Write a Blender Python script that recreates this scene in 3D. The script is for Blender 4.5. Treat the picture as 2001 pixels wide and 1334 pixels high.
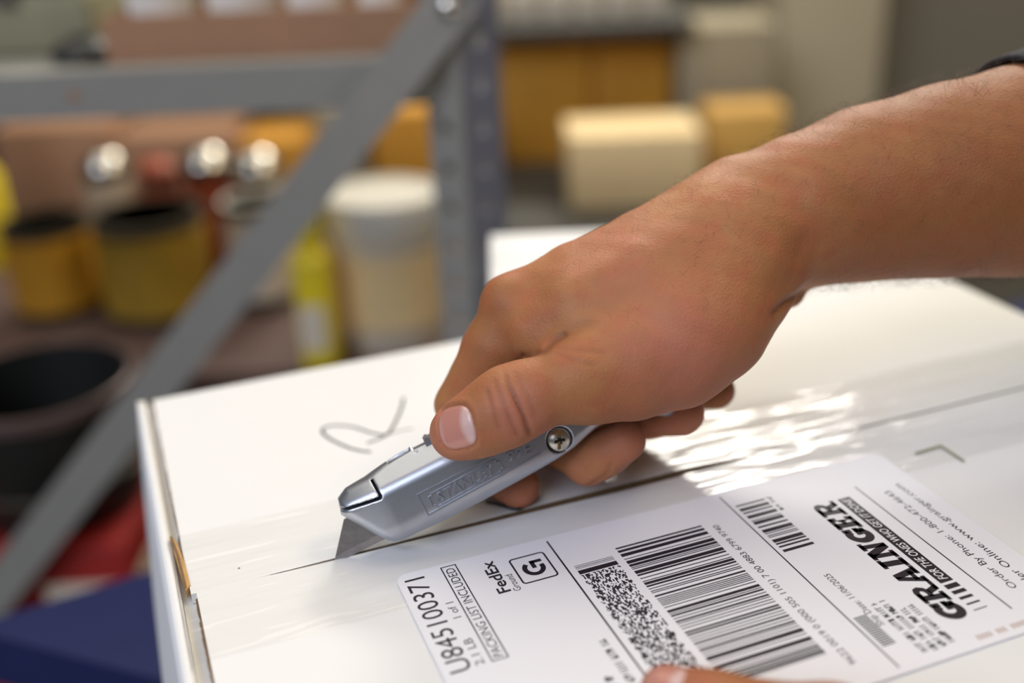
import bpy, bmesh, math, random
import numpy as np
from mathutils import Vector, Matrix

# ------------------------------------------------------------------ camera, world, lights
scene = bpy.context.scene
for o in list(bpy.data.objects):
    bpy.data.objects.remove(o)
COL = scene.collection
MM = 0.001
R = math.radians

cam_d = bpy.data.cameras.new('camera')
cam = bpy.data.objects.new('camera', cam_d)
COL.objects.link(cam)
scene.camera = cam
CR = Vector((0.9317609, -0.36100917, -0.03865235))
CU = Vector((0.18248765, 0.37362602, 0.9094514))
CF = Vector((0.31387877, 0.85444483, -0.41400983))
m = Matrix((CR, CU, -CF)).transposed().to_4x4()
m.translation = Vector((-51.384, -234.823, 175.213)) * MM
cam.matrix_world = m
cam_d.sensor_width = 36.0
cam_d.lens = 2151.58 / 2001 * 36.0
cam_d.clip_start = 0.005
cam_d.clip_end = 50
cam_d.dof.use_dof = True
cam_d.dof.focus_distance = 0.288
cam_d.dof.aperture_fstop = 4.0

world = bpy.data.worlds.new('world')
scene.world = world
world.use_nodes = True
bg = world.node_tree.nodes['Background']
bg.inputs[0].default_value = (0.95, 0.95, 1.0, 1)
bg.inputs[1].default_value = 0.09

def area(name, loc, target, sx, sy, power, color):
    d = bpy.data.lights.new(name, 'AREA')
    d.shape = 'RECTANGLE'; d.size = sx; d.size_y = sy; d.energy = power; d.color = color
    o = bpy.data.objects.new(name, d); COL.objects.link(o)
    o.location = loc
    o.rotation_euler = (Vector(target) - Vector(loc)).to_track_quat('-Z', 'Y').to_euler()
    return o
# rows of ceiling fittings further down the aisle, and a cool window on the near left
area('skylight_above', (0.5, 0.75, 1.7), (0.45, 0.40, 0.0), 3.0, 1.3, 27, (1.0, 0.92, 0.78))
area('ceiling_lamp_down_aisle', (1.12, 1.85, 1.32), (0.1, 0.1, 0.0), 0.95, 0.34, 42, (1.0, 0.96, 0.86))
area('warm_fill_right', (1.25, -0.35, 1.75), (0.2, -0.05, 0.0), 0.9, 0.5, 13, (1.0, 0.80, 0.54))  # added warm fill for the label's right end, not a known fitting
area('window_near', (-1.65, -1.25, 1.75), (0.0, 0.0, 0.0), 1.7, 1.7, 70, (0.76, 0.82, 1.0))

vs = scene.view_settings
vs.view_transform = 'Standard'; vs.look = 'None'; vs.gamma = 1.0; vs.use_curve_mapping = False
vs.exposure = -0.14
random.seed(7)
rng = np.random.default_rng(7)

# ------------------------------------------------------------------ materials
def new_mat(name):
    mt = bpy.data.materials.new(name); mt.use_nodes = True
    return mt, mt.node_tree.nodes, mt.node_tree.links, mt.node_tree.nodes['Principled BSDF']

def plain(name, col, rough=0.5, metal=0.0, noise=0.0, nscale=60.0, bump=0.0, bscale=400.0, coat=0.0, spec=0.5, emit=None):
    mt, N, L, B = new_mat(name)
    B.inputs['Base Color'].default_value = (*col, 1)
    B.inputs['Roughness'].default_value = rough
    B.inputs['Metallic'].default_value = metal
    B.inputs['Specular IOR Level'].default_value = spec
    B.inputs['Coat Weight'].default_value = coat
    tc = N.new('ShaderNodeTexCoord')
    if noise:
        n = N.new('ShaderNodeTexNoise'); n.inputs['Scale'].default_value = nscale; n.inputs['Detail'].default_value = 4
        L.new(tc.outputs['Object'], n.inputs['Vector'])
        r = N.new('ShaderNodeMix'); r.data_type = 'RGBA'
        r.inputs[6].default_value = (*[c * (1 - noise) for c in col], 1)
        r.inputs[7].default_value = (*[min(1, c * (1 + noise)) for c in col], 1)
        L.new(n.outputs['Fac'], r.inputs[0]); L.new(r.outputs[2], B.inputs['Base Color'])
    if bump:
        n = N.new('ShaderNodeTexNoise'); n.inputs['Scale'].default_value = bscale; n.inputs['Detail'].default_value = 3
        L.new(tc.outputs['Object'], n.inputs['Vector'])
        b = N.new('ShaderNodeBump'); b.inputs['Strength'].default_value = bump; b.inputs['Distance'].default_value = 0.0004
        L.new(n.outputs['Fac'], b.inputs['Height']); L.new(b.outputs['Normal'], B.inputs['Normal'])
    return mt

def skin_material(name):
    mt, N, L, B = new_mat(name)
    tc = N.new('ShaderNodeTexCoord')
    def noise(scale, detail=4, rough=0.55):
        n = N.new('ShaderNodeTexNoise'); n.inputs['Scale'].default_value = scale
        n.inputs['Detail'].default_value = detail; n.inputs['Roughness'].default_value = rough
        L.new(tc.outputs['Object'], n.inputs['Vector']); return n
    def mix(fac, a, b):
        x = N.new('ShaderNodeMix'); x.data_type = 'RGBA'
        for s, v in ((6, a), (7, b)):
            if isinstance(v, tuple): x.inputs[s].default_value = (*v, 1)
            else: L.new(v, x.inputs[s])
        if isinstance(fac, float): x.inputs[0].default_value = fac
        else: L.new(fac, x.inputs[0])
        return x.outputs[2]
    def ramp(src, lo, hi):
        r = N.new('ShaderNodeMapRange'); r.inputs[1].default_value = lo; r.inputs[2].default_value = hi
        L.new(src, r.inputs[0]); return r.outputs[0]
    c = mix(ramp(noise(38).outputs['Fac'], 0.35, 0.68), SKIN_A, SKIN_B)
    c = mix(ramp(noise(140, 3).outputs['Fac'], 0.42, 0.72), c, SKIN_C)
    at = N.new('ShaderNodeAttribute'); at.attribute_name = 'pink'
    pk = N.new('ShaderNodeMath'); pk.operation = 'MULTIPLY'; pk.inputs[1].default_value = 0.75
    L.new(at.outputs['Fac'], pk.inputs[0])
    c = mix(pk.outputs[0], c, SKIN_PINK)
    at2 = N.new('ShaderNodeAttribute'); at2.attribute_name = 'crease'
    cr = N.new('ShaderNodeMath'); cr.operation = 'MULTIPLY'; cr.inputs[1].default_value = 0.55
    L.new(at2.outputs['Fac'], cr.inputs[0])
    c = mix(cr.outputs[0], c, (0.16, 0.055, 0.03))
    at3 = N.new('ShaderNodeAttribute'); at3.attribute_name = 'arm_shade'
    c = mix(at3.outputs['Fac'], c, (0.215, 0.072, 0.019))  # forearm shade mixed into the skin colour
    L.new(c, B.inputs['Base Color'])
    B.inputs['Roughness'].default_value = 0.56
    B.inputs['Specular IOR Level'].default_value = 0.30
    B.inputs['Subsurface Weight'].default_value = 0.15
    B.inputs['Subsurface Radius'].default_value = (1.0, 0.36, 0.2)
    B.inputs['Subsurface Scale'].default_value = 0.0022
    # pores and fine criss-cross lines
    v = N.new('ShaderNodeTexVoronoi'); v.inputs['Scale'].default_value = 1500
    L.new(tc.outputs['Object'], v.inputs['Vector'])
    n3 = noise(700, 5, 0.65)
    add = N.new('ShaderNodeMath'); add.operation = 'ADD'
    L.new(v.outputs['Distance'], add.inputs[0]); L.new(n3.outputs['Fac'], add.inputs[1])
    b = N.new('ShaderNodeBump'); b.inputs['Strength'].default_value = 0.42; b.inputs['Distance'].default_value = 0.0002
    L.new(add.outputs[0], b.inputs['Height']); L.new(b.outputs['Normal'], B.inputs['Normal'])
    return mt
SKIN_A = (0.305, 0.118, 0.040)
SKIN_B = (0.415, 0.178, 0.066)
SKIN_C = (0.385, 0.125, 0.050)
SKIN_PINK = (0.475, 0.170, 0.108)

M = {}
M['skin'] = skin_material('skin')
def nail_material():
    mt, N, L, B = new_mat('nail')
    B.inputs['Roughness'].default_value = 0.26; B.inputs['Coat Weight'].default_value = 0.2
    at = N.new('ShaderNodeAttribute'); at.attribute_name = 'moon'
    x = N.new('ShaderNodeMix'); x.data_type = 'RGBA'; x.inputs[6].default_value = (0.52, 0.225, 0.165, 1); x.inputs[7].default_value = (0.74, 0.58, 0.54, 1)
    L.new(at.outputs['Fac'], x.inputs[0]); L.new(x.outputs[2], B.inputs['Base Color'])
    return mt
M['nail'] = nail_material()
M['hair'] = plain('hair', (0.09, 0.05, 0.028), 0.5)
M['zinc'] = plain('cast_zinc', (0.47, 0.49, 0.53), 0.34, 0.92, noise=0.06, nscale=120, bump=0.10, bscale=4500)
M['steel'] = plain('blade_steel', (0.40, 0.38, 0.38), 0.33, 1.0, noise=0.30, nscale=330, bump=0.1, bscale=900)
M['brass'] = plain('screw_steel', (0.62, 0.60, 0.52), 0.28, 1.0, noise=0.15, nscale=500)
M['gold'] = plain('screw_brass', (0.62, 0.46, 0.16), 0.3, 1.0)
M['recess'] = plain('dark_recess', (0.02, 0.02, 0.025), 0.6)
M['board'] = plain('white_board', (0.76, 0.755, 0.735), 0.62, noise=0.018, nscale=35, bump=0.10, bscale=150)
M['kraft'] = plain('kraft', (0.50, 0.28, 0.10), 0.8, noise=0.25, nscale=300)
M['flute'] = plain('flute_edge', (0.17, 0.10, 0.045), 0.85, noise=0.35, nscale=500)
M['paper'] = plain('label_paper', (0.80, 0.795, 0.82), 0.5, noise=0.01)
M['ink'] = plain('black_ink', (0.016, 0.012, 0.02), 0.5)
M['ink_white'] = plain('white_print', (0.80, 0.80, 0.80), 0.5)
M['marker'] = plain('marker_ink', (0.035, 0.04, 0.028), 0.6)
M['print_green'] = plain('corner_print', (0.22, 0.22, 0.10), 0.6)
M['navy'] = plain('navy_paint', (0.012, 0.018, 0.085), 0.4, noise=0.15)
M['navy_side'] = M['navy']
M['rackgrey'] = plain('rack_paint', (0.27, 0.26, 0.225), 0.42, noise=0.08)
M['rackblue'] = plain('rack_paint_blue', (0.16, 0.165, 0.195), 0.42, noise=0.15)
M['wood'] = plain('shelf_wood', (0.10, 0.055, 0.042), 0.7, noise=0.25)
M['carton'] = plain('carton_brown', (0.36, 0.19, 0.10), 0.75, noise=0.15)
M['amber'] = plain('carton_amber', (0.60, 0.275, 0.022), 0.75, noise=0.2, nscale=12)
M['tan'] = plain('carton_tan', (0.88, 0.66, 0.34), 0.7, noise=0.08)
M['olivebox'] = plain('carton_olive', (0.33, 0.28, 0.18), 0.75, noise=0.1)
M['greygreen'] = plain('greygreen', (0.25, 0.235, 0.14), 0.7, noise=0.1)
M['yellow'] = plain('yellow_plastic', (0.85, 0.66, 0.02), 0.45)
M['gold_label'] = plain('gold_label', (0.66, 0.32, 0.02), 0.5, noise=0.25, nscale=30)
M['ochre_label'] = plain('ochre_label', (0.40, 0.24, 0.02), 0.5, noise=0.35, nscale=30)
M['mustard'] = plain('carton_mustard', (0.66, 0.38, 0.09), 0.7, noise=0.1)
M['rimtin'] = plain('worn_rim', (0.15, 0.10, 0.085), 0.35, 0.4, noise=0.3)
M['tin'] = plain('tin', (0.60, 0.57, 0.50), 0.22, 1.0)
M['darktin'] = plain('dark_tin', (0.10, 0.085, 0.06), 0.4, 0.5)
M['black'] = plain('black_plastic', (0.012, 0.012, 0.010), 0.45)
M['cream'] = plain('cream_plastic', (0.74, 0.65, 0.50), 0.45)
M['whiteplastic'] = plain('white_plastic', (0.78, 0.75, 0.66), 0.4)
M['red'] = plain('red_carton', (0.30, 0.012, 0.008), 0.55)
M['redcap'] = plain('red_cap', (0.36, 0.06, 0.02), 0.5)
M['darkwood'] = plain('dark_shelf', (0.05, 0.045, 0.035), 0.7)
M['concrete'] = plain('concrete', (0.06, 0.053, 0.034), 0.8, noise=0.2, nscale=8)
M['wall'] = plain('wall_paint', (0.21, 0.185, 0.125), 0.8, noise=0.05, nscale=5)
M['column'] = plain('column_paint', (0.55, 0.46, 0.29), 0.8, noise=0.04, nscale=5)
M['sleeve'] = plain('sleeve_cloth', (0.010, 0.010, 0.014), 0.85, bump=0.3, bscale=1500)

def tape_material():
    mt, N, L, B = new_mat('packing_tape')
    out = N['Material Output']
    N.remove(B)
    tr = N.new('ShaderNodeBsdfTransparent'); tr.inputs[0].default_value = (0.995, 0.992, 0.985, 1)
    gl = N.new('ShaderNodeBsdfGlossy'); gl.inputs['Roughness'].default_value = 0.10
    fr = N.new('ShaderNodeLayerWeight'); fr.inputs[0].default_value = 0.5
    pw = N.new('ShaderNodeMath'); pw.operation = 'POWER'; pw.inputs[1].default_value = 5.0; L.new(fr.outputs['Facing'], pw.inputs[0])
    sc = N.new('ShaderNodeMath'); sc.operation = 'MULTIPLY_ADD'; sc.inputs[1].default_value = 0.96; sc.inputs[2].default_value = 0.04; L.new(pw.outputs[0], sc.inputs[0])
    mx = N.new('ShaderNodeMixShader')
    tc = N.new('ShaderNodeTexCoord')
    mp = N.new('ShaderNodeMapping'); mp.inputs['Scale'].default_value = (9, 60, 1)
    n = N.new('ShaderNodeTexNoise'); n.inputs['Scale'].default_value = 1.3; n.inputs['Detail'].default_value = 3
    L.new(tc.outputs['Object'], mp.inputs[0]); L.new(mp.outputs[0], n.inputs['Vector'])
    b = N.new('ShaderNodeBump'); b.inputs['Strength'].default_value = 0.55; b.inputs['Distance'].default_value = 0.004
    L.new(n.outputs['Fac'], b.inputs['Height'])
    L.new(b.outputs['Normal'], gl.inputs['Normal']); L.new(b.outputs['Normal'], fr.inputs['Normal'])
    L.new(sc.outputs[0], mx.inputs[0]); L.new(tr.outputs[0], mx.inputs[1]); L.new(gl.outputs[0], mx.inputs[2])
    L.new(mx.outputs[0], out.inputs['Surface'])
    return mt
M['tape'] = tape_material()

# ------------------------------------------------------------------ mesh helpers
def link(name, me, mat, parent=None, smooth=False):
    if mat is not None and not me.materials:
        me.materials.append(M[mat])
    if smooth:
        me.shade_smooth()
    o = bpy.data.objects.new(name, me); COL.objects.link(o)
    if parent is not None: o.parent = parent
    return o

def pyobj(name, verts, faces, mat, parent=None, smooth=False):
    me = bpy.data.meshes.new(name)
    me.from_pydata([tuple(v) for v in verts], [], [tuple(f) for f in faces]); me.update()
    return link(name, me, mat, parent, smooth)

def empty(name, loc, rz=0.0, label=None, cat=None, group=None):
    o = bpy.data.objects.new(name, None); COL.objects.link(o)
    o.empty_display_size = 0.02
    o.location = loc; o.rotation_euler = (0, 0, rz)
    tag(o, label, cat, group); return o

def tag(o, label=None, cat=None, group=None, kind=None):
    if label: o['label'] = label
    if cat: o['category'] = cat
    if group: o['group'] = group
    if kind: o['kind'] = kind
    return o

def bm_obj(name, bm, mat, parent=None, smooth=False):
    me = bpy.data.meshes.new(name); bm.to_mesh(me); bm.free()
    return link(name, me, mat, parent, smooth)

def add_box(bm, x0, x1, y0, y1, z0, z1):
    v = [bm.verts.new(c) for c in ((x0,y0,z0),(x1,y0,z0),(x1,y1,z0),(x0,y1,z0),(x0,y0,z1),(x1,y0,z1),(x1,y1,z1),(x0,y1,z1))]
    for f in ((0,3,2,1),(4,5,6,7),(0,1,5,4),(1,2,6,5),(2,3,7,6),(3,0,4,7)):
        bm.faces.new([v[i] for i in f])
    return v

def box(name, x0, x1, y0, y1, z0, z1, mat, parent=None, bevel=0.0, seg=2):
    bm = bmesh.new(); add_box(bm, x0*MM, x1*MM, y0*MM, y1*MM, z0*MM, z1*MM)
    if bevel:
        bmesh.ops.bevel(bm, geom=list(bm.edges), offset=bevel*MM, segments=seg, affect='EDGES', profile=0.5)
    return bm_obj(name, bm, mat, parent, bool(bevel))

def lathe(name, prof, mat, parent=None, seg=40, cx=0, cy=0, smooth=True, caps=True):
    """profile of (radius, z) in mm about a vertical axis"""
    v, f = [], []
    for (r, z) in prof:
        for i in range(seg):
            a = 2*math.pi*i/seg
            v.append(((cx + r*math.cos(a))*MM, (cy + r*math.sin(a))*MM, z*MM))
    n = len(prof)
    for j in range(n-1):
        for i in range(seg):
            f.append((j*seg+i, j*seg+(i+1)%seg, (j+1)*seg+(i+1)%seg, (j+1)*seg+i))
    if caps: f.append(tuple(reversed(range(seg)))); f.append(tuple(range((n-1)*seg, n*seg)))
    o = pyobj(name, v, f, mat, parent, smooth)
    try: o.data.set_sharp_from_angle(angle=R(40))
    except Exception: pass
    return o

def prism(name, pts, z0, z1, mat, parent=None):
    n = len(pts)
    v = [(x*MM, y*MM, z0*MM) for x, y in pts] + [(x*MM, y*MM, z1*MM) for x, y in pts]
    f = [tuple(reversed(range(n))), tuple(range(n, 2*n))]
    f += [(i, (i+1) % n, n+(i+1) % n, n+i) for i in range(n)]
    return pyobj(name, v, f, mat, parent)

# strokes: flat ribbons drawn in 2D, used for print and pen lines
class Ink:
    def __init__(self): self.v = []; self.f = []
    def poly(self, pts):
        i = len(self.v); self.v += [tuple(q) for q in pts]; self.f.append(tuple(range(i, i+len(pts))))
    def rect(self, x0, y0, x1, y1): self.poly(((x0,y0),(x1,y0),(x1,y1),(x0,y1)))
    def stroke(self, pts, w, closed=False, taper=None):
        P = [np.array(q, float) for q in pts]; n = len(P)
        L_, R_ = [], []
        for i in range(n):
            a = P[(i-1) % n] if (closed or i > 0) else P[i]
            b = P[(i+1) % n] if (closed or i < n-1) else P[i]
            t1 = P[i]-a; t2 = b-P[i]
            if np.linalg.norm(t1) < 1e-9: t1 = t2
            if np.linalg.norm(t2) < 1e-9: t2 = t1
            t1 = t1/np.linalg.norm(t1); t2 = t2/np.linalg.norm(t2)
            t = t1+t2; t = t/max(1e-6, np.linalg.norm(t)); nn = np.array((-t[1], t[0]))
            k = 1/max(0.5, float(np.dot(t, t1)))
            ww = w*(taper[i] if taper else 1)*0.5*k
            L_.append(P[i]+nn*ww); R_.append(P[i]-nn*ww)
        for i in range(n if closed else n-1):
            j = (i+1) % n
            self.poly((R_[i], R_[j], L_[j], L_[i]))
    def arc(self, cx, cy, rx, ry, a0, a1, w, n=18):
        self.stroke([(cx+rx*math.cos(R(a0+(a1-a0)*i/n)), cy+ry*math.sin(R(a0+(a1-a0)*i/n))) for i in range(n+1)], w)
    def add(self, verts, faces):
        i = len(self.v); self.v += verts; self.f += [tuple(k+i for k in f) for f in faces]
    def mapped(self, fn): self.v = [fn(*q) for q in self.v]; return self
    def build(self, name, z, mat, parent):
        return pyobj(name, [(x*MM, y*MM, z*MM) for x, y in self.v], self.f, mat, parent)

def text_geo(s, bold=0.0, extrude=0.0, res=3):
    cu = bpy.data.curves.new('t', 'FONT'); cu.body = s; cu.size = 1.0; cu.offset = bold; cu.extrude = extrude
    cu.resolution_u = res
    ob = bpy.data.objects.new('t', cu); COL.objects.link(ob)
    dg = bpy.context.evaluated_depsgraph_get()
    me = bpy.data.meshes.new_from_object(ob.evaluated_get(dg))
    v = [tuple(q.co) for q in me.vertices]; f = [tuple(q.vertices) for q in me.polygons]
    bpy.data.objects.remove(ob); bpy.data.curves.remove(cu); bpy.data.meshes.remove(me)
    return v, f

CAP = 0.69   # cap height of the built-in face at size 1
def ink_text(ink, s, xb, xt, y0, y1, bold=0.0, shear=0.0):
    """writing on the parcel label: it runs towards +y, its tops point to -x; baseline at xb, cap tops at xt"""
    v, f = text_geo(s, bold)
    xs = [q[0] for q in v]; lo, hi = min(xs), max(xs)
    h = xb - xt
    out = []
    for q in v:
        a = (q[0]-lo)/(hi-lo); b = q[1]/CAP
        out.append((xb - b*h, y0 + a*(y1-y0) + shear*b*h))
    ink.add(out, f)

# ------------------------------------------------------------------ implicit surfaces (for cast and organic shapes)
def smin(a, b, k):
    h = np.maximum(k - np.abs(a-b), 0.0)/k
    return np.minimum(a, b) - h*h*k*0.25

def smax(a, b, k): return -smin(-a, -b, k)

def rcone(P, a, b, r1, r2):
    a = np.asarray(a, P.dtype); b = np.asarray(b, P.dtype)
    ba = b-a; l2 = float(ba@ba); rr = r1-r2; a2 = l2-rr*rr; il2 = 1.0/l2
    pa = P-a; y = pa@ba; z = y-l2
    q = pa*l2 - y[:, None]*ba; x2 = np.einsum('ij,ij->i', q, q)
    y2 = y*y*l2; z2 = z*z*l2
    k = np.sign(rr)*rr*rr*x2
    d = (np.sqrt(x2*max(a2, 1e-9)*il2) + y*rr)*il2 - r1
    c1 = np.sign(z)*a2*z2 > k
    d = np.where(c1, np.sqrt(x2+z2)*il2 - r2, d)
    c2 = (~c1) & (np.sign(y)*a2*y2 < k)
    return np.where(c2, np.sqrt(x2+y2)*il2 - r1, d)

def chain(P, pts, k=2.0):
    d = None
    for (a, ra), (b, rb) in zip(pts[:-1], pts[1:]):
        e = rcone(P, a, b, ra, rb)
        d = e if d is None else smin(d, e, k)
    return d

def ball(P, c, r): return np.linalg.norm(P-np.asarray(c, P.dtype), axis=1) - r

def seg_dist(P, pts, squash=None, s=0.15):
    """distance to a polyline; along direction squash distances count only s times"""
    pts = [np.asarray(q, float) for q in pts]
    if squash is not None:
        sq = np.asarray(squash, float); sq = sq/np.linalg.norm(sq)
        tr = lambda X: X - (1-s)*(X@sq)[..., None]*sq
        P = tr(P); pts = [tr(q[None])[0] for q in pts]
    d = np.full(len(P), 1e9)
    for a, b in zip(pts[:-1], pts[1:]):
        ba = b-a; t = np.clip(((P-a)@ba)/max(1e-9, ba@ba), 0, 1)
        d = np.minimum(d, np.linalg.norm(P-a-t[:, None]*ba, axis=1))
    return d

def batched(f, P, n=60000):
    return np.concatenate([f(P[i:i+n]) for i in range(0, len(P), n)]) if len(P) else np.zeros(0)

DT = np.float32
def surface(f, lo, hi, h, newton=3):
    """naive surface nets over a sparse set of blocks; returns vertices (mm) and quads"""
    lo = np.asarray(lo, float); hi = np.asarray(hi, float); B = 5
    nb = np.ceil((hi-lo)/(h*B)).astype(int); n = nb*B+1
    val = np.full(n, 1e3, np.float32)
    bi = np.stack(np.meshgrid(*[np.arange(k) for k in nb], indexing='ij'), -1).reshape(-1, 3)
    cen = lo + (bi+0.5)*B*h
    dc = batched(f, cen.astype(DT))
    act = np.abs(dc) < B*h*0.5*1.75+1.2
    for b, d in zip(bi[~act], dc[~act]):
        if d < 0:
            s = b*B; val[s[0]:s[0]+B+1, s[1]:s[1]+B+1, s[2]:s[2]+B+1] = -1e3
    g = np.stack(np.meshgrid(*[np.arange(B+1)]*3, indexing='ij'), -1).reshape(-1, 3)
    ab = bi[act]
    for i in range(0, len(ab), 300):
        idx = (ab[i:i+300, None, :]*B + g[None]).reshape(-1, 3)
        val[idx[:, 0], idx[:, 1], idx[:, 2]] = f((lo + idx*h).astype(DT))
    ins = val < 0
    cn = n-1
    strides = np.array([cn[1]*cn[2], cn[2], 1])
    cells, pos, quads = [], [], []
    for ax in range(3):
        o = [slice(None)]*3; o2 = [slice(None)]*3
        o[ax] = slice(0, -1); o2[ax] = slice(1, None)
        e = np.argwhere(ins[tuple(o)] != ins[tuple(o2)])
        b_, c_ = [(1, 2), (2, 0), (0, 1)][ax]
        ok = (e[:, b_] > 0) & (e[:, c_] > 0) & (e[:, b_] < cn[b_]) & (e[:, c_] < cn[c_])
        e = e[ok]
        v0 = val[e[:, 0], e[:, 1], e[:, 2]].astype(float)
        e2 = e.copy(); e2[:, ax] += 1
        v1 = val[e2[:, 0], e2[:, 1], e2[:, 2]].astype(float)
        p = e.astype(float); p[:, ax] += np.clip(v0/(v0-v1), 0, 1)
        four = []
        for db, dc_ in ((1, 1), (0, 1), (0, 0), (1, 0)):
            c = e.copy(); c[:, b_] -= db; c[:, c_] -= dc_
            four.append(c@strides); cells.append(c@strides); pos.append(p)
        q = np.stack(four, 1)
        flip = v0 > 0
        q[flip] = q[flip][:, ::-1]
        quads.append(q)
    cells = np.concatenate(cells); pos = np.concatenate(pos); quads = np.concatenate(quads)
    u, inv = np.unique(cells, return_inverse=True)
    cnt = np.bincount(inv).astype(float)
    V = np.stack([np.bincount(inv, pos[:, i])/cnt for i in range(3)], 1)*h + lo
    Q = np.searchsorted(u, quads)
    for _ in range(newton):
        V = V.astype(DT); d = batched(f, V); gr = np.zeros_like(V); eps = 0.15*h
        for i in range(3):
            W_ = V.copy(); W_[:, i] += eps
            gr[:, i] = (batched(f, W_) - d)/eps
        st = (d/np.maximum(1e-3, (gr*gr).sum(1)))[:, None]*gr
        ln = np.linalg.norm(st, axis=1, keepdims=True)
        V -= st*np.minimum(1, 0.5*h/np.maximum(ln, 1e-9))
    return V, Q

def np_obj(name, V, Q, mat, parent=None, attrs=None):
    me = bpy.data.meshes.new(name)
    me.vertices.add(len(V)); me.vertices.foreach_set('co', (V*MM).astype(np.float32).ravel())
    nq = len(Q); k = Q.shape[1]
    me.loops.add(nq*k); me.loops.foreach_set('vertex_index', Q.astype(np.int32).ravel())
    me.polygons.add(nq); me.polygons.foreach_set('loop_start', (np.arange(nq)*k).astype(np.int32))
    me.update(calc_edges=True); me.validate()
    for an, arr in (attrs or {}).items():
        a = me.attributes.new(an, 'FLOAT', 'POINT'); a.data.foreach_set('value', arr.astype(np.float32))
    return link(name, me, mat, parent, True)

# ------------------------------------------------------------------ the setting
# the storage aisle stands at an angle to the parcel: x across, y along the aisle (mm)
AISLE = np.array((-51.384, -234.823)); AYAW = R(-20.1707)
def aisle(x, y, z=0.0):
    c, s = math.cos(AYAW), math.sin(AYAW)
    return ((AISLE[0] + c*x - s*y)*MM, (AISLE[1] + s*x + c*y)*MM, z*MM)
FLOOR = -800.0

o = box('floor', -3000, 3000, -1500, 2600, FLOOR-40, FLOOR, 'concrete'); o.location = aisle(0, 0); o.rotation_euler.z = AYAW
tag(o, kind='structure')
o = box('wall_back', -3000, 3000, 2300, 2400, FLOOR, 900, 'wall'); o.location = aisle(0, 0); o.rotation_euler.z = AYAW
tag(o, kind='structure')
o = box('wall_right', 585, 3000, 1850, 2290, FLOOR, 900, 'wall'); o.location = aisle(0, 0); o.rotation_euler.z = AYAW
tag(o, kind='structure')
o = box('trim_1', 425, 584, 1700, 1900, FLOOR, 900, 'column', bevel=6); o.location = aisle(0, 0); o.rotation_euler.z = AYAW
tag(o, kind='structure')

# ------------------------------------------------------------------ workbench under the parcel
BENCH = -150.0
t = empty('workbench', (0, 0, FLOOR*MM), 0, 'navy blue workbench with a clipped corner under the white box', 'workbench')
def off(o, z):  # children of an empty standing on the floor
    o.location.z = -z*MM; return o
ca = [aisle(-262, 418), aisle(-262+900, 418+0.515*900)]
p0 = (ca[0][0]/MM, ca[0][1]/MM); p1 = (ca[1][0]/MM, ca[1][1]/MM)
cb = aisle(-262+220, 418-0.397*220); p3 = (cb[0]/MM, cb[1]/MM)
top = [p0, p3, (p3[0], -420), (p1[0], -420), p1]
off(prism('bench_top', top, BENCH-30, BENCH, 'navy', t), FLOOR)
cx = sum(q[0] for q in top)/5; cy = sum(q[1] for q in top)/5
ins = [(q[0]*0.9+cx*0.1, q[1]*0.9+cy*0.1) for q in top]
off(prism('bench_apron', ins, BENCH-110, BENCH-30, 'navy', t), FLOOR)
for q in (ins[1], ins[2], ins[3], ins[4]):
    x, y = q[0]*0.92+cx*0.08, q[1]*0.92+cy*0.08
    off(box('leg', x-22, x+22, y-22, y+22, FLOOR, BENCH-110, 'navy', t), FLOOR)

# ------------------------------------------------------------------ the white parcel
X0, X1, YB, YF, SEAM = -53.5, 270.0, 139.5, -108.0, 15.6
TH = 3.0
parcel = empty('shipping_box', (0, 0, BENCH*MM), 0, 'white corrugated shipping box with taped seam being cut open', 'box')
def onp(o): o.location.z = -BENCH*MM; return o

def board(name, fn, nu, nv, th, mat, parent):
    """a bent board: fn(u, v) gives the outer surface point, thickness goes along -normal"""
    P = [[Vector(fn(i/nu, j/nv)) for j in range(nv+1)] for i in range(nu+1)]
    v, f = [], []
    def nrm(i, j):
        a = P[min(i+1, nu)][j]-P[max(i-1, 0)][j]; b = P[i][min(j+1, nv)]-P[i][max(j-1, 0)]
        return a.cross(b).normalized()
    for i in range(nu+1):
        for j in range(nv+1): v.append(P[i][j]*MM)
    k = len(v)
    for i in range(nu+1):
        for j in range(nv+1): v.append((P[i][j]-nrm(i, j)*th)*MM)
    id_ = lambda i, j: i*(nv+1)+j
    for i in range(nu):
        for j in range(nv):
            f.append((id_(i,j), id_(i+1,j), id_(i+1,j+1), id_(i,j+1)))
            f.append((k+id_(i,j+1), k+id_(i+1,j+1), k+id_(i+1,j), k+id_(i,j)))
    for i in range(nu):
        f.append((id_(i+1,0), id_(i,0), k+id_(i,0), k+id_(i+1,0)))
        f.append((id_(i,nv), id_(i+1,nv), k+id_(i+1,nv), k+id_(i,nv)))
    for j in range(nv):
        f.append((id_(0,j), id_(0,j+1), k+id_(0,j+1), k+id_(0,j)))
        f.append((id_(nu,j+1), id_(nu,j), k+id_(nu,j), k+id_(nu,j+1)))
    return pyobj(name, v, f, mat, parent, False)

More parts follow.
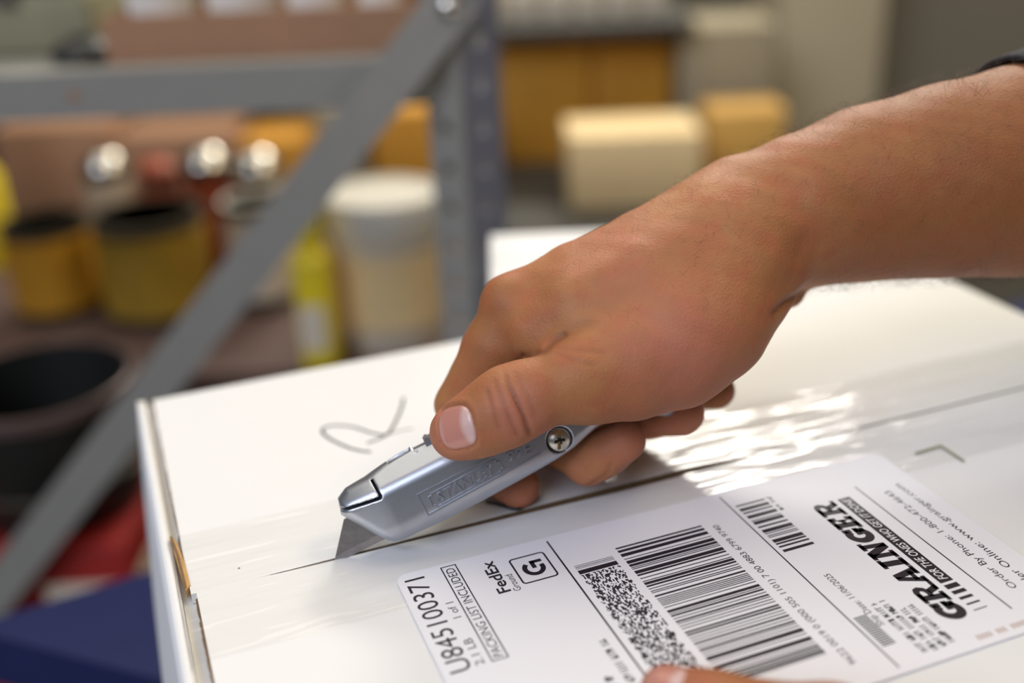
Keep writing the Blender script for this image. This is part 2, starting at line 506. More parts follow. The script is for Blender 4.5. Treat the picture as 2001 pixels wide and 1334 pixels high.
def seam_gap(x):
    """half opening of the slit: it closes ahead of the blade and is widest behind the hand"""
    if x < -31: return 0.0
    if x < 20: return 0.12+0.50*(x+31)/51
    if x < 70: return 0.62+0.88*(x-20)/50
    if x < 92: return 1.5
    return max(0.35, 1.5-(x-92)/18)
def wob(x): return 0.5*math.sin(x*0.05)+0.25*math.sin(x*0.13+1)
def back_flap(u, v):
    x = X0+2.2+(X1-X0-2.2)*u
    y0 = SEAM+seam_gap(x)+0.12*wob(x); y1 = YB
    y = y0+(y1-y0)*v
    e = max(0.0, (v-0.965)/0.035)
    return (x, y, -1.6*e*e)
def front_flap(u, v):
    x = X0+3.6+(X1-X0-3.6)*u
    y1 = SEAM-seam_gap(x)+0.12*wob(x); y0 = YF
    y = y0+(y1-y0)*v
    e = max(0.0, (0.03-v)/0.03)
    return (x, y, -1.6*e*e-0.25*max(0.0, min(1.0, (x+36)/20)))
onp(board('back_flap', back_flap, 90, 30, TH, 'board', parcel))
onp(board('front_flap', front_flap, 90, 30, TH, 'board', parcel))
# end walls and side walls: the left one bulges outwards
def left_wall(u, v):
    y = YF+(YB-YF)*(1-u); z = -1.0+(BENCH+1.5)*v
    b = 9.5*math.sin(min(1.0, v*1.5)*math.pi/2)+1.2*math.sin(u*7)*v
    return (X0-0.2-b*(0.75+0.25*math.sin(math.pi*u)), y, z-0.3)
o = onp(board('end_wall', left_wall, 30, 12, 3.0, 'board', parcel)); o.data.shade_smooth()
onp(box('end_wall', X1-4, X1-0.5, YF+0.5, YB-0.5, BENCH+0.6, -TH-0.3, 'board', parcel))
onp(box('side_wall', X0+1, X1-4.5, YB-4, YB, BENCH+0.6, -TH-0.8, 'board', parcel))
onp(box('side_wall', X0+1, X1-4.5, YF, YF+4, BENCH+0.6, -TH-0.8, 'board', parcel))
onp(box('bottom_panel', X0+1, X1-4.5, YF+4.5, YB-4.5, BENCH+0.2, BENCH+3, 'board', parcel))
# inner flaps seen as brown board through the slit
onp(box('inner_flap', X0-0.1, X0+24, YF+1, YB-1, -2*TH-0.6, -TH-0.3, 'board', parcel))
onp(box('inner_flap', X1-70, X1-4.5, YF+5, YB-5, -2*TH-0.9, -TH-0.5, 'kraft', parcel))
# bare corrugated edge along the left end
ed = []
n = 70
for i in range(n):
    y0 = YF + (SEAM-2-YF)*i/n; y1 = YF+(SEAM-2-YF)*(i+1)/n
    ed.append((y0, y1, random.uniform(-0.35, 0.45)))
v, f = [], []
for i in range(n+1):
    y = YF+(SEAM-2-YF)*i/n; j = random.uniform(-0.45, 0.35)
    v += [((X0+3.2+j)*MM, y*MM, -0.45*MM), ((X0+3.9+0.4*j)*MM, y*MM, -0.18*MM), ((X0+3.4+j)*MM, y*MM, -3.0*MM)]
for i in range(n):
    a = 3*i; b = a+3
    f += [(a, b, b+1, a+1), (a+2, b+2, b, a)]
onp(pyobj('cut_edge', v, f, 'flute', parcel))
v, f = [], []
n = 40
for i in range(n+1):
    y = SEAM+28+(YB-SEAM-28)*i/n; j = random.uniform(-0.2, 0.2)
    v += [((X0+1.9+j)*MM, y*MM, -0.4*MM), ((X0+2.35+0.4*j)*MM, y*MM, 0.04*MM), ((X0+2.0+j)*MM, y*MM, -2.8*MM)]
for i in range(n):
    a = 3*i; b = a+3
    f += [(a, b, b+1, a+1), (a+2, b+2, b, a)]
onp(pyobj('cut_edge', v, f, 'flute', parcel))
for sg, nm in ((1, 'seam_edge'), (-1, 'seam_edge')):
    v, f = [], []; n = 160
    for i in range(n+1):
        x = -31+(X1-3+31)*i/n; y = SEAM+sg*seam_gap(x)+0.12*wob(x)-sg*(0.06+0.05*(i % 2))
        for z in (-0.05, -0.8, -2.2, -3.0): v.append((x*MM, (y+sg*(0.05 if z in (-0.05, -3.0) else 0.0))*MM, (z-(0.25 if sg < 0 else 0))*MM))
    for i in range(n):
        for j in range(3):
            a = 4*i+j; f.append((a, a+1, a+5, a+4))
    if seam_gap(0) > 0: onp(pyobj(nm, v, f, 'flute', parcel))
# torn kraft tongue at the taped corner
tear = [((-53.64, 46.12)), ((-52.33, 40.88)), ((-51.32, 30.46)), ((-51.05, 19.23)), ((-52.29, 17.41)), ((-52.97, 26.18)), ((-53.44, 36.59))]
v = [(x*MM, y*MM, 0.35*MM) for x, y in tear] + [(x*MM, y*MM, -2.2*MM) for x, y in tear]
k = len(tear); f = [tuple(range(k)) if False else tuple(reversed(range(k))), tuple(range(k, 2*k))] + [(i, (i+1)%k, k+(i+1)%k, k+i) for i in range(k)]
onp(pyobj('torn_tongue', v, f, 'kraft', parcel))
ik = Ink(); ik.stroke([(-53.63, 44.74), (-52.77, 34.98), (-52.45, 24.71), (-52.34, 18.15)], 0.7)
onp(ik.build('flute_line', 0.42, 'flute', parcel))

# packing tape: two cut halves over the slit, folded down over the left end
TY0, TY1 = -13.0, 44.5
def tape_half(ya, yb, name):
    xs = [X1-0.5] + list(np.linspace(X1-4, X0+1, 70))
    prof = [(x, 0.06) for x in xs] + [(X0-0.6, -0.6)]+[(X0-0.2-9.5*math.sin(min(1.0, v_*1.5)*math.pi/2)-0.55, -1.0+(BENCH+1.5)*v_-0.3) for v_ in (0.02, 0.06, 0.1, 0.15, 0.2, 0.26)]
    v, f = [], []
    NV = 10
    for i, (x, z) in enumerate(prof):
        for j in range(NV+1):
            t_ = j/NV
            yy0, yy1 = ya(x), yb(x); y = yy0+(yy1-yy0)*t_
            d = min(abs(y-SEAM), 30)
            lift = 0.22*math.exp(-(d/3.5)**2)*(0.5+0.5*math.sin(x*0.21+d))*(1 if x > -31 else 0)
            rip = 0.05*math.sin(x*0.09+y*0.35)+0.03*math.sin(x*0.31-y*0.2)
            v.append((x*MM, y*MM, (z+lift+0.08+max(-0.07, rip))*MM))
    for i in range(len(prof)-1):
        for j in range(NV):
            a = i*(NV+1)+j; f.append((a, a+1, a+NV+2, a+NV+1))
    return onp(pyobj(name, v, f, 'tape', parcel, True))
tape_half(lambda x: SEAM+seam_gap(x)+0.02, lambda x: TY1+0.25*wob(x), 'packing_tape')
tape_half(lambda x: TY0+0.25*wob(x), lambda x: SEAM-seam_gap(x)-0.02, 'packing_tape')

# felt pen scribble on the back flap
hw = Ink()
hw.stroke([(10.33, 67.43), (7.50, 69.46), (4.89, 72.47), (2.48, 76.49), (0.41, 80.76), (-0.68, 84.25), (-1.16, 86.75), (-0.71, 88.82), (0.38, 89.85), (2.18, 90.17), (3.98, 89.71), (6.88, 87.96), (9.60, 85.52), (13.24, 79.99), (17.01, 75.96), (18.45, 76.79)], 1.1)
hw.stroke([(30.32, 99.27), (27.76, 92.92), (25.53, 88.26), (21.90, 81.67), (18.51, 76.39), (14.71, 74.44), (10.53, 73.45)], 1.0)
hw.stroke([(18.51, 76.39), (22.30, 76.88), (26.95, 76.60)], 0.55)
onp(hw.build('pen_scribble', 0.06, 'marker', parcel))
cm = Ink(); cm.stroke([(162.73, -4.58), (172.79, -4.11), (172.82, -14.29)], 1.1)
onp(cm.build('printed_corner_mark', 0.06, 'print_green', parcel))
sp = Ink()
for px in ((-37.98, 21.93),):
    sp.rect(px[0]-0.25, px[1]-0.25, px[0]+0.3, px[1]+0.2)
onp(sp.build('ink_speck', 0.06, 'marker', parcel))

# ------------------------------------------------------------------ shipping label
LZ = 0.36
def rrect(x0, y0, x1, y1, r, n=6):
    pts = []
    for cx_, cy_, a in ((x1-r, y1-r, 0), (x0+r, y1-r, 90), (x0+r, y0+r, 180), (x1-r, y0+r, 270)):
        for i in range(n+1):
            t_ = R(a+90*i/n); pts.append((cx_+r*math.cos(t_), cy_+r*math.sin(t_)))
    return pts
LX0, LX1, LY1, LY0 = -0.6, 152.6, 0.6, -82.0
pts = rrect(LX0, LY0, LX1, LY1, 3.2)
label = onp(prism('shipping_label', pts, LZ-0.18, LZ, 'paper', parcel))
tag(label, 'white printed address label with barcodes')
PZ = LZ+0.03
def put(ink, name, mat='ink'):
    return pyobj(name, [(x*MM, y*MM, PZ*MM) for x, y in ink.v], ink.f, mat, label)

k = Ink(); ink_text(k, 'U845100371', 6.6, 1.2, -41.0, -2.4, 0.0); put(k, 'tracking_number')
k = Ink(); ink_text(k, '1 of 1', 10.3, 8.2, -22.2, -15.6); put(k, 'package_count')
k = Ink(); ink_text(k, '2.1 LB', 9.9, 7.7, -40.6, -30.6); put(k, 'weight_text')
k = Ink(); k.stroke([(11.7, -40.6), (15.7, -40.6), (15.7, -0.9), (11.7, -0.9)], 0.34, True)
ink_text(k, 'PACKING LIST INCLUDED', 14.9, 12.5, -39.7, -2.0, 0.0); put(k, 'packing_list_box')
k = Ink(); ink_text(k, 'FedEx', 25.3, 22.0, -17.6, -3.3, 0.018); put(k, 'carrier_name')
k = Ink(); ink_text(k, 'Ground', 28.0, 26.0, -18.2, -10.9, 0.0); put(k, 'carrier_service')
k = Ink(); k.stroke(rrect(29.4, -16.3, 39.1, -5.2, 0.9, 4), 0.5, True)
# heavy letter G
k.arc(34.4, -10.9, 2.35, 3.0, -38+90-0, 0, 1.45, 1) if False else None
gpts = [(34.35-2.35*math.cos(R(a)), -10.9+2.45*math.sin(R(a))) for a in np.linspace(58, 335, 24)]
gpts = [(34.35+ (-2.45)*math.cos(R(a)), -10.9 - 2.6*math.sin(R(a))) for a in np.linspace(-52, 200, 26)]
k.stroke(gpts, 1.35)
k.rect(34.0, -11.0, 35.2, -7.7); k.rect(34.0, -8.9, 37.4, -7.7)
put(k, 'ground_emblem')
k = Ink()
k.rect(41.85, -82, 42.35, -1.2); put(k, 'divider_line')
k = Ink(); k.rect(95.85, -80, 96.25, -1.5); put(k, 'divider_line')
k = Ink(); k.rect(134.1, -74, 134.5, -13); put(k, 'divider_line')
# stacked two-dimensional code
k = Ink()
for (a, b) in ((-14.7, -14.9), (-15.35, -15.6), (-16.0, -16.2), (-16.9, -18.6)): k.rect(44.2, b, 55.4, a)
nr, nc = 30, 128
cw, ch = 11.2/nr, 44.0/nc
for i in range(nr):
    j = 0
    while j < nc:
        w_ = random.choice((1, 1, 1, 2, 2, 3))
        if random.random() < 0.5:
            x = 44.2+i*cw; y = -19.0-j*ch
            k.rect(x, y-w_*ch*0.95, x+cw*1.02, y)
        j += w_
put(k, 'stacked_code')
# long barcode
def scrawl(k, xb, xt, y0, y1, seed):
    """print too small or too blurred to read: clumps of upright strokes"""
    rr = random.Random(seed); y = y0
    while y < y1:
        for _ in range(rr.choice((3, 4, 5, 6))):
            if y >= y1: break
            k.rect(xt, y, xb, y+0.28)
            if rr.random() < 0.6: k.rect(rr.choice((xt, xb-0.3, (xt+xb)/2)), y, rr.choice((xt, xb-0.3, (xt+xb)/2))+0.3, y+0.75)
            y += 0.85
        y += 0.8
def bars(k, x0, x1, ya, yb, mod, seed):
    rr = random.Random(seed); y = ya
    while y > yb:
        b = rr.choice((1, 1, 1, 2, 2, 3, 4))*mod; g = rr.choice((1, 1, 2, 2, 3))*mod
        k.rect(x0, max(yb, y-b), x1, y); y -= b+g
k = Ink(); bars(k, 57.6, 84.0, -11.8, -69.5, 0.34, 5); put(k, 'long_barcode')
k = Ink(); ink_text(k, '9622 0019 0 (000 505 1101) 7 00 4883 6799 9740', 88.4, 86.6, -75.0, -13.4); put(k, 'barcode_digits')
k = Ink(); bars(k, 97.7, 107.2, -7.4, -32.2, 0.36, 11); put(k, 'short_barcode')
k = Ink(); scrawl(k, 109.3, 108.1, -14.5, -7.5, 3); put(k, 'small_print')
k = Ink()
scrawl(k, 39.4, 37.4, -64, -44.3, 4); scrawl(k, 35.0, 33.0, -66, -56, 5)
put(k, 'route_text')
k = Ink(); ink_text(k, 'Ship Date: 11/06/2025', 102.8, 101.0, -66.5, -44.3); put(k, 'ship_date')
k = Ink()
for i in range(16): k.rect(97.3, -62.0-i*0.72, 101.0, -61.6-i*0.72)
put(k, 'grey_barcode', 'marker')
k = Ink()
for j, (a, b) in enumerate(((78, 59.5), (78.5, 59.0), (78.2, 62.5), (77.8, 62.0))):
    scrawl(k, 106.0+2.6*j, 104.3+2.6*j, -a, -b, 20+j)
put(k, 'shipping_details', 'ink')

k = Ink()
for a, b in ((119.2, 123.6), (125.0, 128.0), (129.4, 138.5)):
    x = a
    while x < b: k.rect(x, -79.9, x+0.3, -78.3); x += 0.75
put(k, 'faint_print', 'carton')

# slab lettered shop name, drawn letter by letter
def slab(word):
    ink = Ink(); x = 0.0; w = 0.30
    for c in word:
        if c == 'G':
            W_ = 0.86
            ink.stroke([(x+0.45+0.31*math.cos(R(a)), 0.5+0.36*math.sin(R(a))) for a in np.linspace(38, 330, 24)], 0.29)
            ink.rect(x+0.47, 0.32, x+0.90, 0.53); ink.rect(x+0.64, 0.10, x+0.86, 0.53)
            ink.rect(x+0.66, 0.62, x+0.86, 0.98)
        elif c == 'R':
            W_ = 0.90
            ink.rect(x+0.12, 0, x+0.38, 1); ink.rect(x+0.0, 0, x+0.48, 0.17); ink.rect(x, 0.83, x+0.5, 1)
            ink.stroke([(x+0.3, 0.90), (x+0.55, 0.90), (x+0.68, 0.84), (x+0.73, 0.72), (x+0.68, 0.58), (x+0.55, 0.50), (x+0.3, 0.50)], 0.21)
            ink.poly(((x+0.42, 0.45), (x+0.66, 0.48), (x+0.86, 0.0), (x+0.60, 0.0))); ink.rect(x+0.60, 0, x+0.94, 0.17)
        elif c == 'A':
            W_ = 0.98
            ink.poly(((x+0.08, 0.05), (x+0.32, 0.05), (x+0.56, 1), (x+0.34, 1)))
            ink.poly(((x+0.62, 0.05), (x+0.92, 0.05), (x+0.66, 1), (x+0.40, 1)))
            ink.rect(x+0.25, 0.24, x+0.75, 0.42); ink.rect(x-0.02, 0, x+0.40, 0.16); ink.rect(x+0.55, 0, x+1.0, 0.16)
        elif c == 'I':
            W_ = 0.48
            ink.rect(x+0.10, 0, x+0.38, 1); ink.rect(x, 0, x+0.48, 0.17); ink.rect(x, 0.83, x+0.48, 1)
        elif c == 'N':
            W_ = 0.98
            ink.rect(x+0.10, 0, x+0.32, 1); ink.rect(x+0.66, 0, x+0.88, 1)
            ink.poly(((x+0.10, 1), (x+0.42, 1), (x+0.88, 0), (x+0.58, 0)))
            ink.rect(x, 0, x+0.42, 0.17); ink.rect(x, 0.83, x+0.40, 1); ink.rect(x+0.56, 0.83, x+0.98, 1)
        elif c == 'E':
            W_ = 0.80
            ink.rect(x+0.10, 0, x+0.38, 1); ink.rect(x, 0, x+0.74, 0.19); ink.rect(x, 0.81, x+0.74, 1)
            ink.rect(x+0.3, 0.42, x+0.58, 0.60); ink.rect(x+0.52, 0, x+0.74, 0.32); ink.rect(x+0.52, 0.68, x+0.74, 1); ink.rect(x+0.46, 0.34, x+0.58, 0.68)
        x += W_+0.035
    ink.v = [(a/x, b) for a, b in ink.v]
    return ink
k = slab('GRAINGER').mapped(lambda a, b: (124.0-b*7.2, -72.5+a*56.0+b*1.1)); put(k, 'shop_name')
k = Ink(); k.rect(125.6, -59.2, 129.6, -16.6)
for i, wd in enumerate((1.75, 1.35, 1.0, 0.62, 0.35)):
    yc = -61.0-i*2.45; k.rect(125.6, yc-wd/2, 129.6, yc+wd/2)
put(k, 'slogan_strip')
PZ = LZ+0.06
k = Ink(); ink_text(k, 'FOR THE ONES WHO GET IT DONE', 128.8, 126.5, -58.2, -17.6, 0.008, 0.2); put(k, 'slogan_text', 'ink_white')
PZ = LZ+0.03
k = Ink(); ink_text(k, 'Order By Phone: 1-800-472-4643', 142.0, 139.9, -68.0, -18.8); put(k, 'phone_line')
k = Ink(); ink_text(k, 'Order Online: www.grainger.com', 146.9, 144.7, -72.5, -16.8); put(k, 'web_line')

# ------------------------------------------------------------------ utility knife
KT = np.array((-13.2, 15.6, 0.0))
KX = np.array((0.94611376, -0.06195562, 0.31785256)); KY = np.array((-0.27855786, 0.34485834, 0.89636948))
KN = np.array((-0.16514923, -0.93660783, 0.30901699))
KX /= np.linalg.norm(KX); KY -= KX*(KX@KY); KY /= np.linalg.norm(KY); KN = np.cross(KX, KY)
knife = bpy.data.objects.new('utility_knife', None); COL.objects.link(knife); knife.empty_display_size = 0.02
km = Matrix(((KX[0], KY[0], KN[0], 0), (KX[1], KY[1], KN[1], 0), (KX[2], KY[2], KN[2], 0), (0, 0, 0, 1)))
km.translation = Vector(KT*MM); knife.matrix_world = km
tag(knife, 'silver metal utility knife with bare blade held over the box seam', 'knife')

OUT = [(7.0, 10.6), (8.0, 14.6), (11.0, 16.3), (17.0, 16.6), (24.3, 18.0), (27.7, 19.1), (36.5, 19.1), (48, 18.6), (60, 16.6),
       (72, 14.2), (84, 12.2), (94, 9.0), (102, 3.8), (107.5, -2.5), (109.5, -8.5), (107.0, -11.0), (102.5, -9.5), (96.5, -4.6), (90, -0.4), (84.0, 1.1),
       (79.3, 0.9), (75.6, 0.0), (71.6, -1.3), (65.7, -2.2), (54.5, -2.9), (43.2, -3.4), (32.6, -3.4), (28.9, -3.4), (18.2, -2.9), (16.6, -2.3), (13.9, 0.4)]
OUTN = np.array(OUT)
def poly_sd(Q, A):
    B = np.roll(A, -1, 0); d = np.full(len(Q), 1e18); s = np.ones(len(Q))
    for a, b in zip(A, B):
        e = b-a; w_ = Q-a
        t_ = np.clip((w_@e)/(e@e), 0, 1); q = w_-t_[:, None]*e
        d = np.minimum(d, (q*q).sum(1))
        c1 = Q[:, 1] >= a[1]; c2 = Q[:, 1] < b[1]; c3 = e[0]*w_[:, 1] > e[1]*w_[:, 0]
        s = np.where((c1 & c2 & c3) | (~c1 & ~c2 & ~c3), -s, s)
    return s*np.sqrt(d)
def boxsd(P, c, h, ang=0.0):
    x = P[:, 0]-c[0]; y = P[:, 1]-c[1]; z = P[:, 2]-c[2]
    ca_, sa_ = math.cos(ang), math.sin(ang)
    X = np.abs(ca_*x+sa_*y)-h[0]; Y = np.abs(-sa_*x+ca_*y)-h[1]; Z = np.abs(z)-h[2]
    return np.sqrt(np.maximum(X, 0)**2+np.maximum(Y, 0)**2+np.maximum(Z, 0)**2)+np.minimum(np.maximum(X, np.maximum(Y, Z)), 0)
def knife_sd(P):
    x, y, z = P[:, 0], P[:, 1], P[:, 2]
    d2 = poly_sd(P[:, :2], OUTN)
    # half thickness narrows towards the nose and towards the tail
    ht = 7.6 - 3.2*np.clip((20-x)/14, 0, 1)**1.5 - 1.6*np.clip((x-85)/25, 0, 1)
    r = 3.0
    a = d2+r; b = np.abs(z)-ht+r
    d = np.minimum(np.maximum(a, b), 0)+np.sqrt(np.maximum(a, 0)**2+np.maximum(b, 0)**2)-r
    # broad shoulder along the top, softer one below
    sh = (y-12.4)*0.76+(np.abs(z)-ht)*0.65
    d = smax(d, sh, 1.6)
    sl = (-0.2-y)*0.62+(np.abs(z)-ht)*0.785
    d = smax(d, sl, 2.0)
    # joint between the two castings
    d = smax(d, -(np.abs(z)-0.22), 0.3) if False else d
    # hooked nose joint: a long slit and a short cross slit
    d = smax(d, -boxsd(P, (12.5, 11.7, 6), (6.4, 0.38, 7), -0.10), 0.2)
    d = smax(d, -boxsd(P, (18.7, 13.4, 6), (0.32, 2.3, 7), 0.1), 0.2)
    # thumb slide slots in the back
    d = smax(d, -boxsd(P, (27.6, 18.4, 4.0), (3.4, 0.9, 4.5), 0.05), 0.3)
    d = smax(d, -boxsd(P, (34.0, 19.2, 2.0), (2.2, 1.6, 3.8), 0.0), 0.3)
    d = smax(d, -boxsd(P, (32.3, 18.6, 5.5), (0.3, 1.9, 3.5), 0.0), 0.2)
    # long slot under the nose
    d = smax(d, -boxsd(P, (22.7, -3.2, 2.4), (6.3, 0.75, 2.2), -0.05), 0.3)
    # counterbore of the screw
    rs = np.sqrt((x-68.4)**2+(y-3.2)**2)
    d = smax(d, -np.maximum(rs-3.7, 5.9-z), 0.25)
    # blade channel
    d = smax(d, -boxsd(P, (12, 4, 0), (9, 7, 0.45), 0.0), 0.1)
    return d
V, Q = surface(knife_sd, (5, -13, -9), (112, 21, 9.2), 0.34)
near = V[Q].mean(1)[:, 2] >= 0
for nm, sel in (('handle_half', near), ('handle_half', ~near)):
    q = Q[sel]; ids, inv = np.unique(q, return_inverse=True)
    np_obj(nm, V[ids], inv.reshape(q.shape), 'zinc', knife)
# blade
bl = [(-1.1, -1.45), (30, -1.45), (26, 8.6), (6.9, 8.6)]
bm = bmesh.new()
def bladev(z): return [bm.verts.new((x*MM, y*MM, z*MM)) for x, y in bl]
za, zb = bladev(0.30), bladev(-0.30)
mid = [bm.verts.new((x*MM, (y+2.0)*MM, 0.30*MM)) for x, y in ((0.5, -1.45), (29.4, -1.45))]
mid2 = [bm.verts.new((x*MM, (y+2.0)*MM, -0.30*MM)) for x, y in ((0.5, -1.45), (29.4, -1.45))]
for q in za[:2]: q.co.z = 0.02*MM
for q in zb[:2]: q.co.z = -0.02*MM
bm.faces.new((za[0], za[1], mid[1], mid[0])); bm.faces.new((mid[0], mid[1], za[2], za[3]))
bm.faces.new((zb[1], zb[0], mid2[0], mid2[1])); bm.faces.new((mid2[1], mid2[0], zb[3], zb[2]))
bm.faces.new((za[0], mid[0], za[3], zb[3], mid2[0], zb[0])); bm.faces.new((za[3], za[2], zb[2], zb[3]))
bm.faces.new((za[2], mid[1], za[1], zb[1], mid2[1], zb[2])); bm.faces.new((za[1], za[0], zb[0], zb[1]))
tag(bm_obj('blade', bm, 'steel', knife), 'trapezoid steel blade')
# screw: low dome with a saw slot and a cross recess cut into it
def screw_sd(P):
    rr_ = np.sqrt(P[:, 0]**2+P[:, 1]**2); z = P[:, 2]
    d = smax(np.sqrt(rr_**2+(z+4.6)**2)-5.8, rr_-3.3, 0.25); d = np.maximum(d, -1.2-z)
    d = smax(d, -boxsd(P, (0, 0, 1.2), (0.42, 4, 0.75), 0.0), 0.08)
    d = smax(d, -boxsd(P, (0.1, -0.1, 1.2), (1.5, 0.42, 1.3), 0.25), 0.08)
    d = smax(d, -boxsd(P, (0.1, 0, 1.2), (0.45, 1.2, 1.3), 0.25), 0.08)
    return d
V, Q = surface(screw_sd, (-4, -4, -1.6), (4, 4, 2.0), 0.13)
scr = np_obj('screw', V, Q, 'brass', knife)
scr.location = Vector((68.4, 3.2, 6.5))*MM; scr.rotation_euler.z = -0.44
tag(scr, 'domed screw head with cross slot')
box('saw_slot', -0.40, 0.40, 0.5, 2.5, 0.2, 0.5, 'gold', scr); box('saw_slot', -0.40, 0.40, -2.5, -0.5, 0.2, 0.5, 'gold', scr)
for hx, hy in ((1.45, 0.40), (0.42, 1.15)):
    o = box('cross_slot', -hx, hx, -hy, hy, -0.3, 0.36, 'recess', scr); o.rotation_euler.z = 0.25; o.location = Vector((0.1, -0.1, 0))*MM
lathe('counterbore_floor', [(3.75, -0.3), (3.75, 0.05), (3.2, 0.06)], 'recess', knife, 40).location = Vector((68.4, 3.2, 5.85))*MM
# slide button on the back of the knife
bm = bmesh.new(); add_box(bm, 35.5*MM, 44*MM, 16.0*MM, 18.8*MM, -2.4*MM, 2.4*MM)
for i in range(4): add_box(bm, (36.0+i*1.9)*MM, (36.9+i*1.9)*MM, 18.7*MM, 19.15*MM, -2.4*MM, 2.4*MM)
bm_obj('slide_button', bm, 'zinc', knife)
# raised lettering and its frames
def emboss(name, ink, z, hgt, parent):
    v, f = [], []
    for fc in ink.f:
        i = len(v); n_ = len(fc)
        v += [(ink.v[k_][0]*MM, ink.v[k_][1]*MM, (z+hgt)*MM) for k_ in fc]
        v += [(ink.v[k_][0]*MM, ink.v[k_][1]*MM, (z-0.4)*MM) for k_ in fc]
        f.append(tuple(range(i, i+n_)))
        f += [(i+(j+1) % n_, i+j, i+n_+j, i+n_+(j+1) % n_) for j in range(n_)]
    return pyobj(name, v, f, 'zinc', parent)
KZ = 7.6
k = Ink(); k.stroke([(62.3, 2.3), (27.9, 1.1), (27.6, 7.5), (49.5, 7.6)], 0.34); emboss('panel_border', k, KZ, 0.30, knife)
k = Ink(); k.stroke([(31.0, 2.0), (50.4, 2.9), (50.4, 3.4), (51.4, 3.5), (51.3, 5.6), (50.3, 5.6), (50.3, 6.5), (31.0, 6.1), (31.0, 5.6), (30.0, 5.5), (30.0, 2.7), (31.0, 2.7)], 0.26, True)
emboss('logo_border', k, KZ, 0.42, knife)
def kt(s, x0, x1, yb, ht_, slope, name, bold=0.01):
    v, f = text_geo(s, bold, 0.5, 2)
    xs = [q[0] for q in v]; lo, hi = min(xs), max(xs)
    out = []
    for q in v:
        b = q[1]/CAP; x = x0+(q[0]-lo)/(hi-lo)*(x1-x0)
        out.append(((x+0.12*b*ht_)*MM, (yb+b*ht_+slope*(x-x0))*MM, (KZ+(0.45 if q[2] > 0 else -0.3))*MM))
    return pyobj(name, out, f, 'zinc', knife)
kt('STANLEY', 31.9, 49.2, 2.75, 2.7, 0.03, 'maker_name', 0.02)
kt('99E', 53.3, 60.3, 3.9, 3.0, -0.03, 'model_number', 0.012)

# thin black strand lying across the slit
def tube(pts, r0, name, mat, parent=None, seg=8):
    v, f = [], []
    P = [np.array(q, float) for q in pts]
    for i, q in enumerate(P):
        t_ = P[min(i+1, len(P)-1)]-P[max(i-1, 0)]; t_ /= np.linalg.norm(t_)
        a = np.cross(t_, (0, 0, 1.0)); a /= np.linalg.norm(a); b = np.cross(a, t_)
        rr_ = r0[i] if isinstance(r0, (list, tuple)) else r0
        for j in range(seg):
            w_ = 2*math.pi*j/seg; v.append((q+a*rr_*math.cos(w_)+b*rr_*math.sin(w_))*MM)
    for i in range(len(P)-1):
        for j in range(seg): f.append((i*seg+j, i*seg+(j+1) % seg, (i+1)*seg+(j+1) % seg, (i+1)*seg+j))
    f.append(tuple(reversed(range(seg)))); f.append(tuple(range((len(P)-1)*seg, len(P)*seg)))
    return pyobj(name, v, f, mat, parent, True)
st = [(33.52, 23.91), (35.28, 22.21), (37.41, 19.47), (39.36, 17.12), (40.56, 16.57), (41.83, 16.57)]
zz = (0.7, 0.75, 0.75, 0.95, 1.0, 0.8)
tag(tube([(x, y, z) for (x, y), z in zip(st, zz)], [0.35, 0.4, 0.4, 0.6, 0.75, 0.5], 'black_strand', 'black'), 'thin black plastic strand lying by the slit under the knife', 'strand')

# ------------------------------------------------------------------ the person: right arm and hand on the knife, left hand on the parcel
person = empty('person', (0.25, -0.02, FLOOR*MM), 0, 'bare forearm and hand in a black sleeve gripping the knife, other thumb on the label', 'person')
TH0 = [((21.01, 6.71, 35.35), 7.2), ((25.87, 4.89, 37.70), 8.0), ((30.38, 3.32, 40.29), 8.7), ((34.76, 1.85, 42.99), 9.5), ((41.44, 0.55, 45.38), 8.6), ((50.28, 0.27, 46.68), 9.5)]
THM = [((50.28, 0.27, 46.68), 9.5), ((67.65, 0.14, 49.91), 12.0), ((83.98, 2.31, 54.70), 14.5), ((106.74, 9.86, 65.80), 15.5)]
THENAR = [((60.09, -0.05, 43.80), 8.2), ((67.43, -0.97, 45.04), 10.2), ((81.20, 0.34, 48.53), 14.6), ((94.10, 2.32, 52.72), 14.2), ((103.42, 5.89, 57.49), 11.8)]
IDXM = [((47.56, 30.99, 57.30), 8.2), ((64.71, 28.65, 63.04), 9.9), ((84.09, 26.66, 68.80), 10.7), ((113.17, 25.73, 79.28), 11.6)]
WEB = [((48.84, 19.36, 53.58), 8.2), ((60.41, 16.48, 58.83), 11.5), ((79.22, 14.02, 63.18), 14.0), ((102.46, 16.06, 70.52), 16.0)]
MIDM = [((58.00, 46.67, 46.84), 8.6), ((123.43, 33.65, 69.57), 11.0)]
RNGM = [((68.03, 57.17, 39.88), 8.4), ((132.19, 41.15, 62.71), 10.5)]
PNKM = [((81.52, 64.00, 35.22), 7.6), ((139.44, 45.66, 53.35), 10.0)]
HYPO = [((90.52, 45.30, 27.60), 10.0), ((112.78, 34.06, 38.20), 12.0), ((126.20, 29.47, 53.40), 9.0)]
HEEL = [((118.58, 21.39, 50.26), 7.0), ((129.87, 19.54, 50.17), 4.6)]
ARM_R = [((113.18, 17.57, 72.09), 18.0), ((131.46, 17.48, 76.11), 21.2), ((152.61, 15.64, 78.68), 24.6), ((175.33, 10.49, 80.45), 27.4), ((198.35, 4.99, 81.71), 30.2), ((279.14, -9.98, 92.75), 36.0)]
ARM_U = [((125.87, 34.06, 62.61), 16.0), ((145.30, 33.72, 66.98), 18.5), ((169.26, 31.00, 69.86), 22.0), ((215.03, 20.59, 73.43), 27.5), ((300.58, 3.79, 84.28), 34.0)]
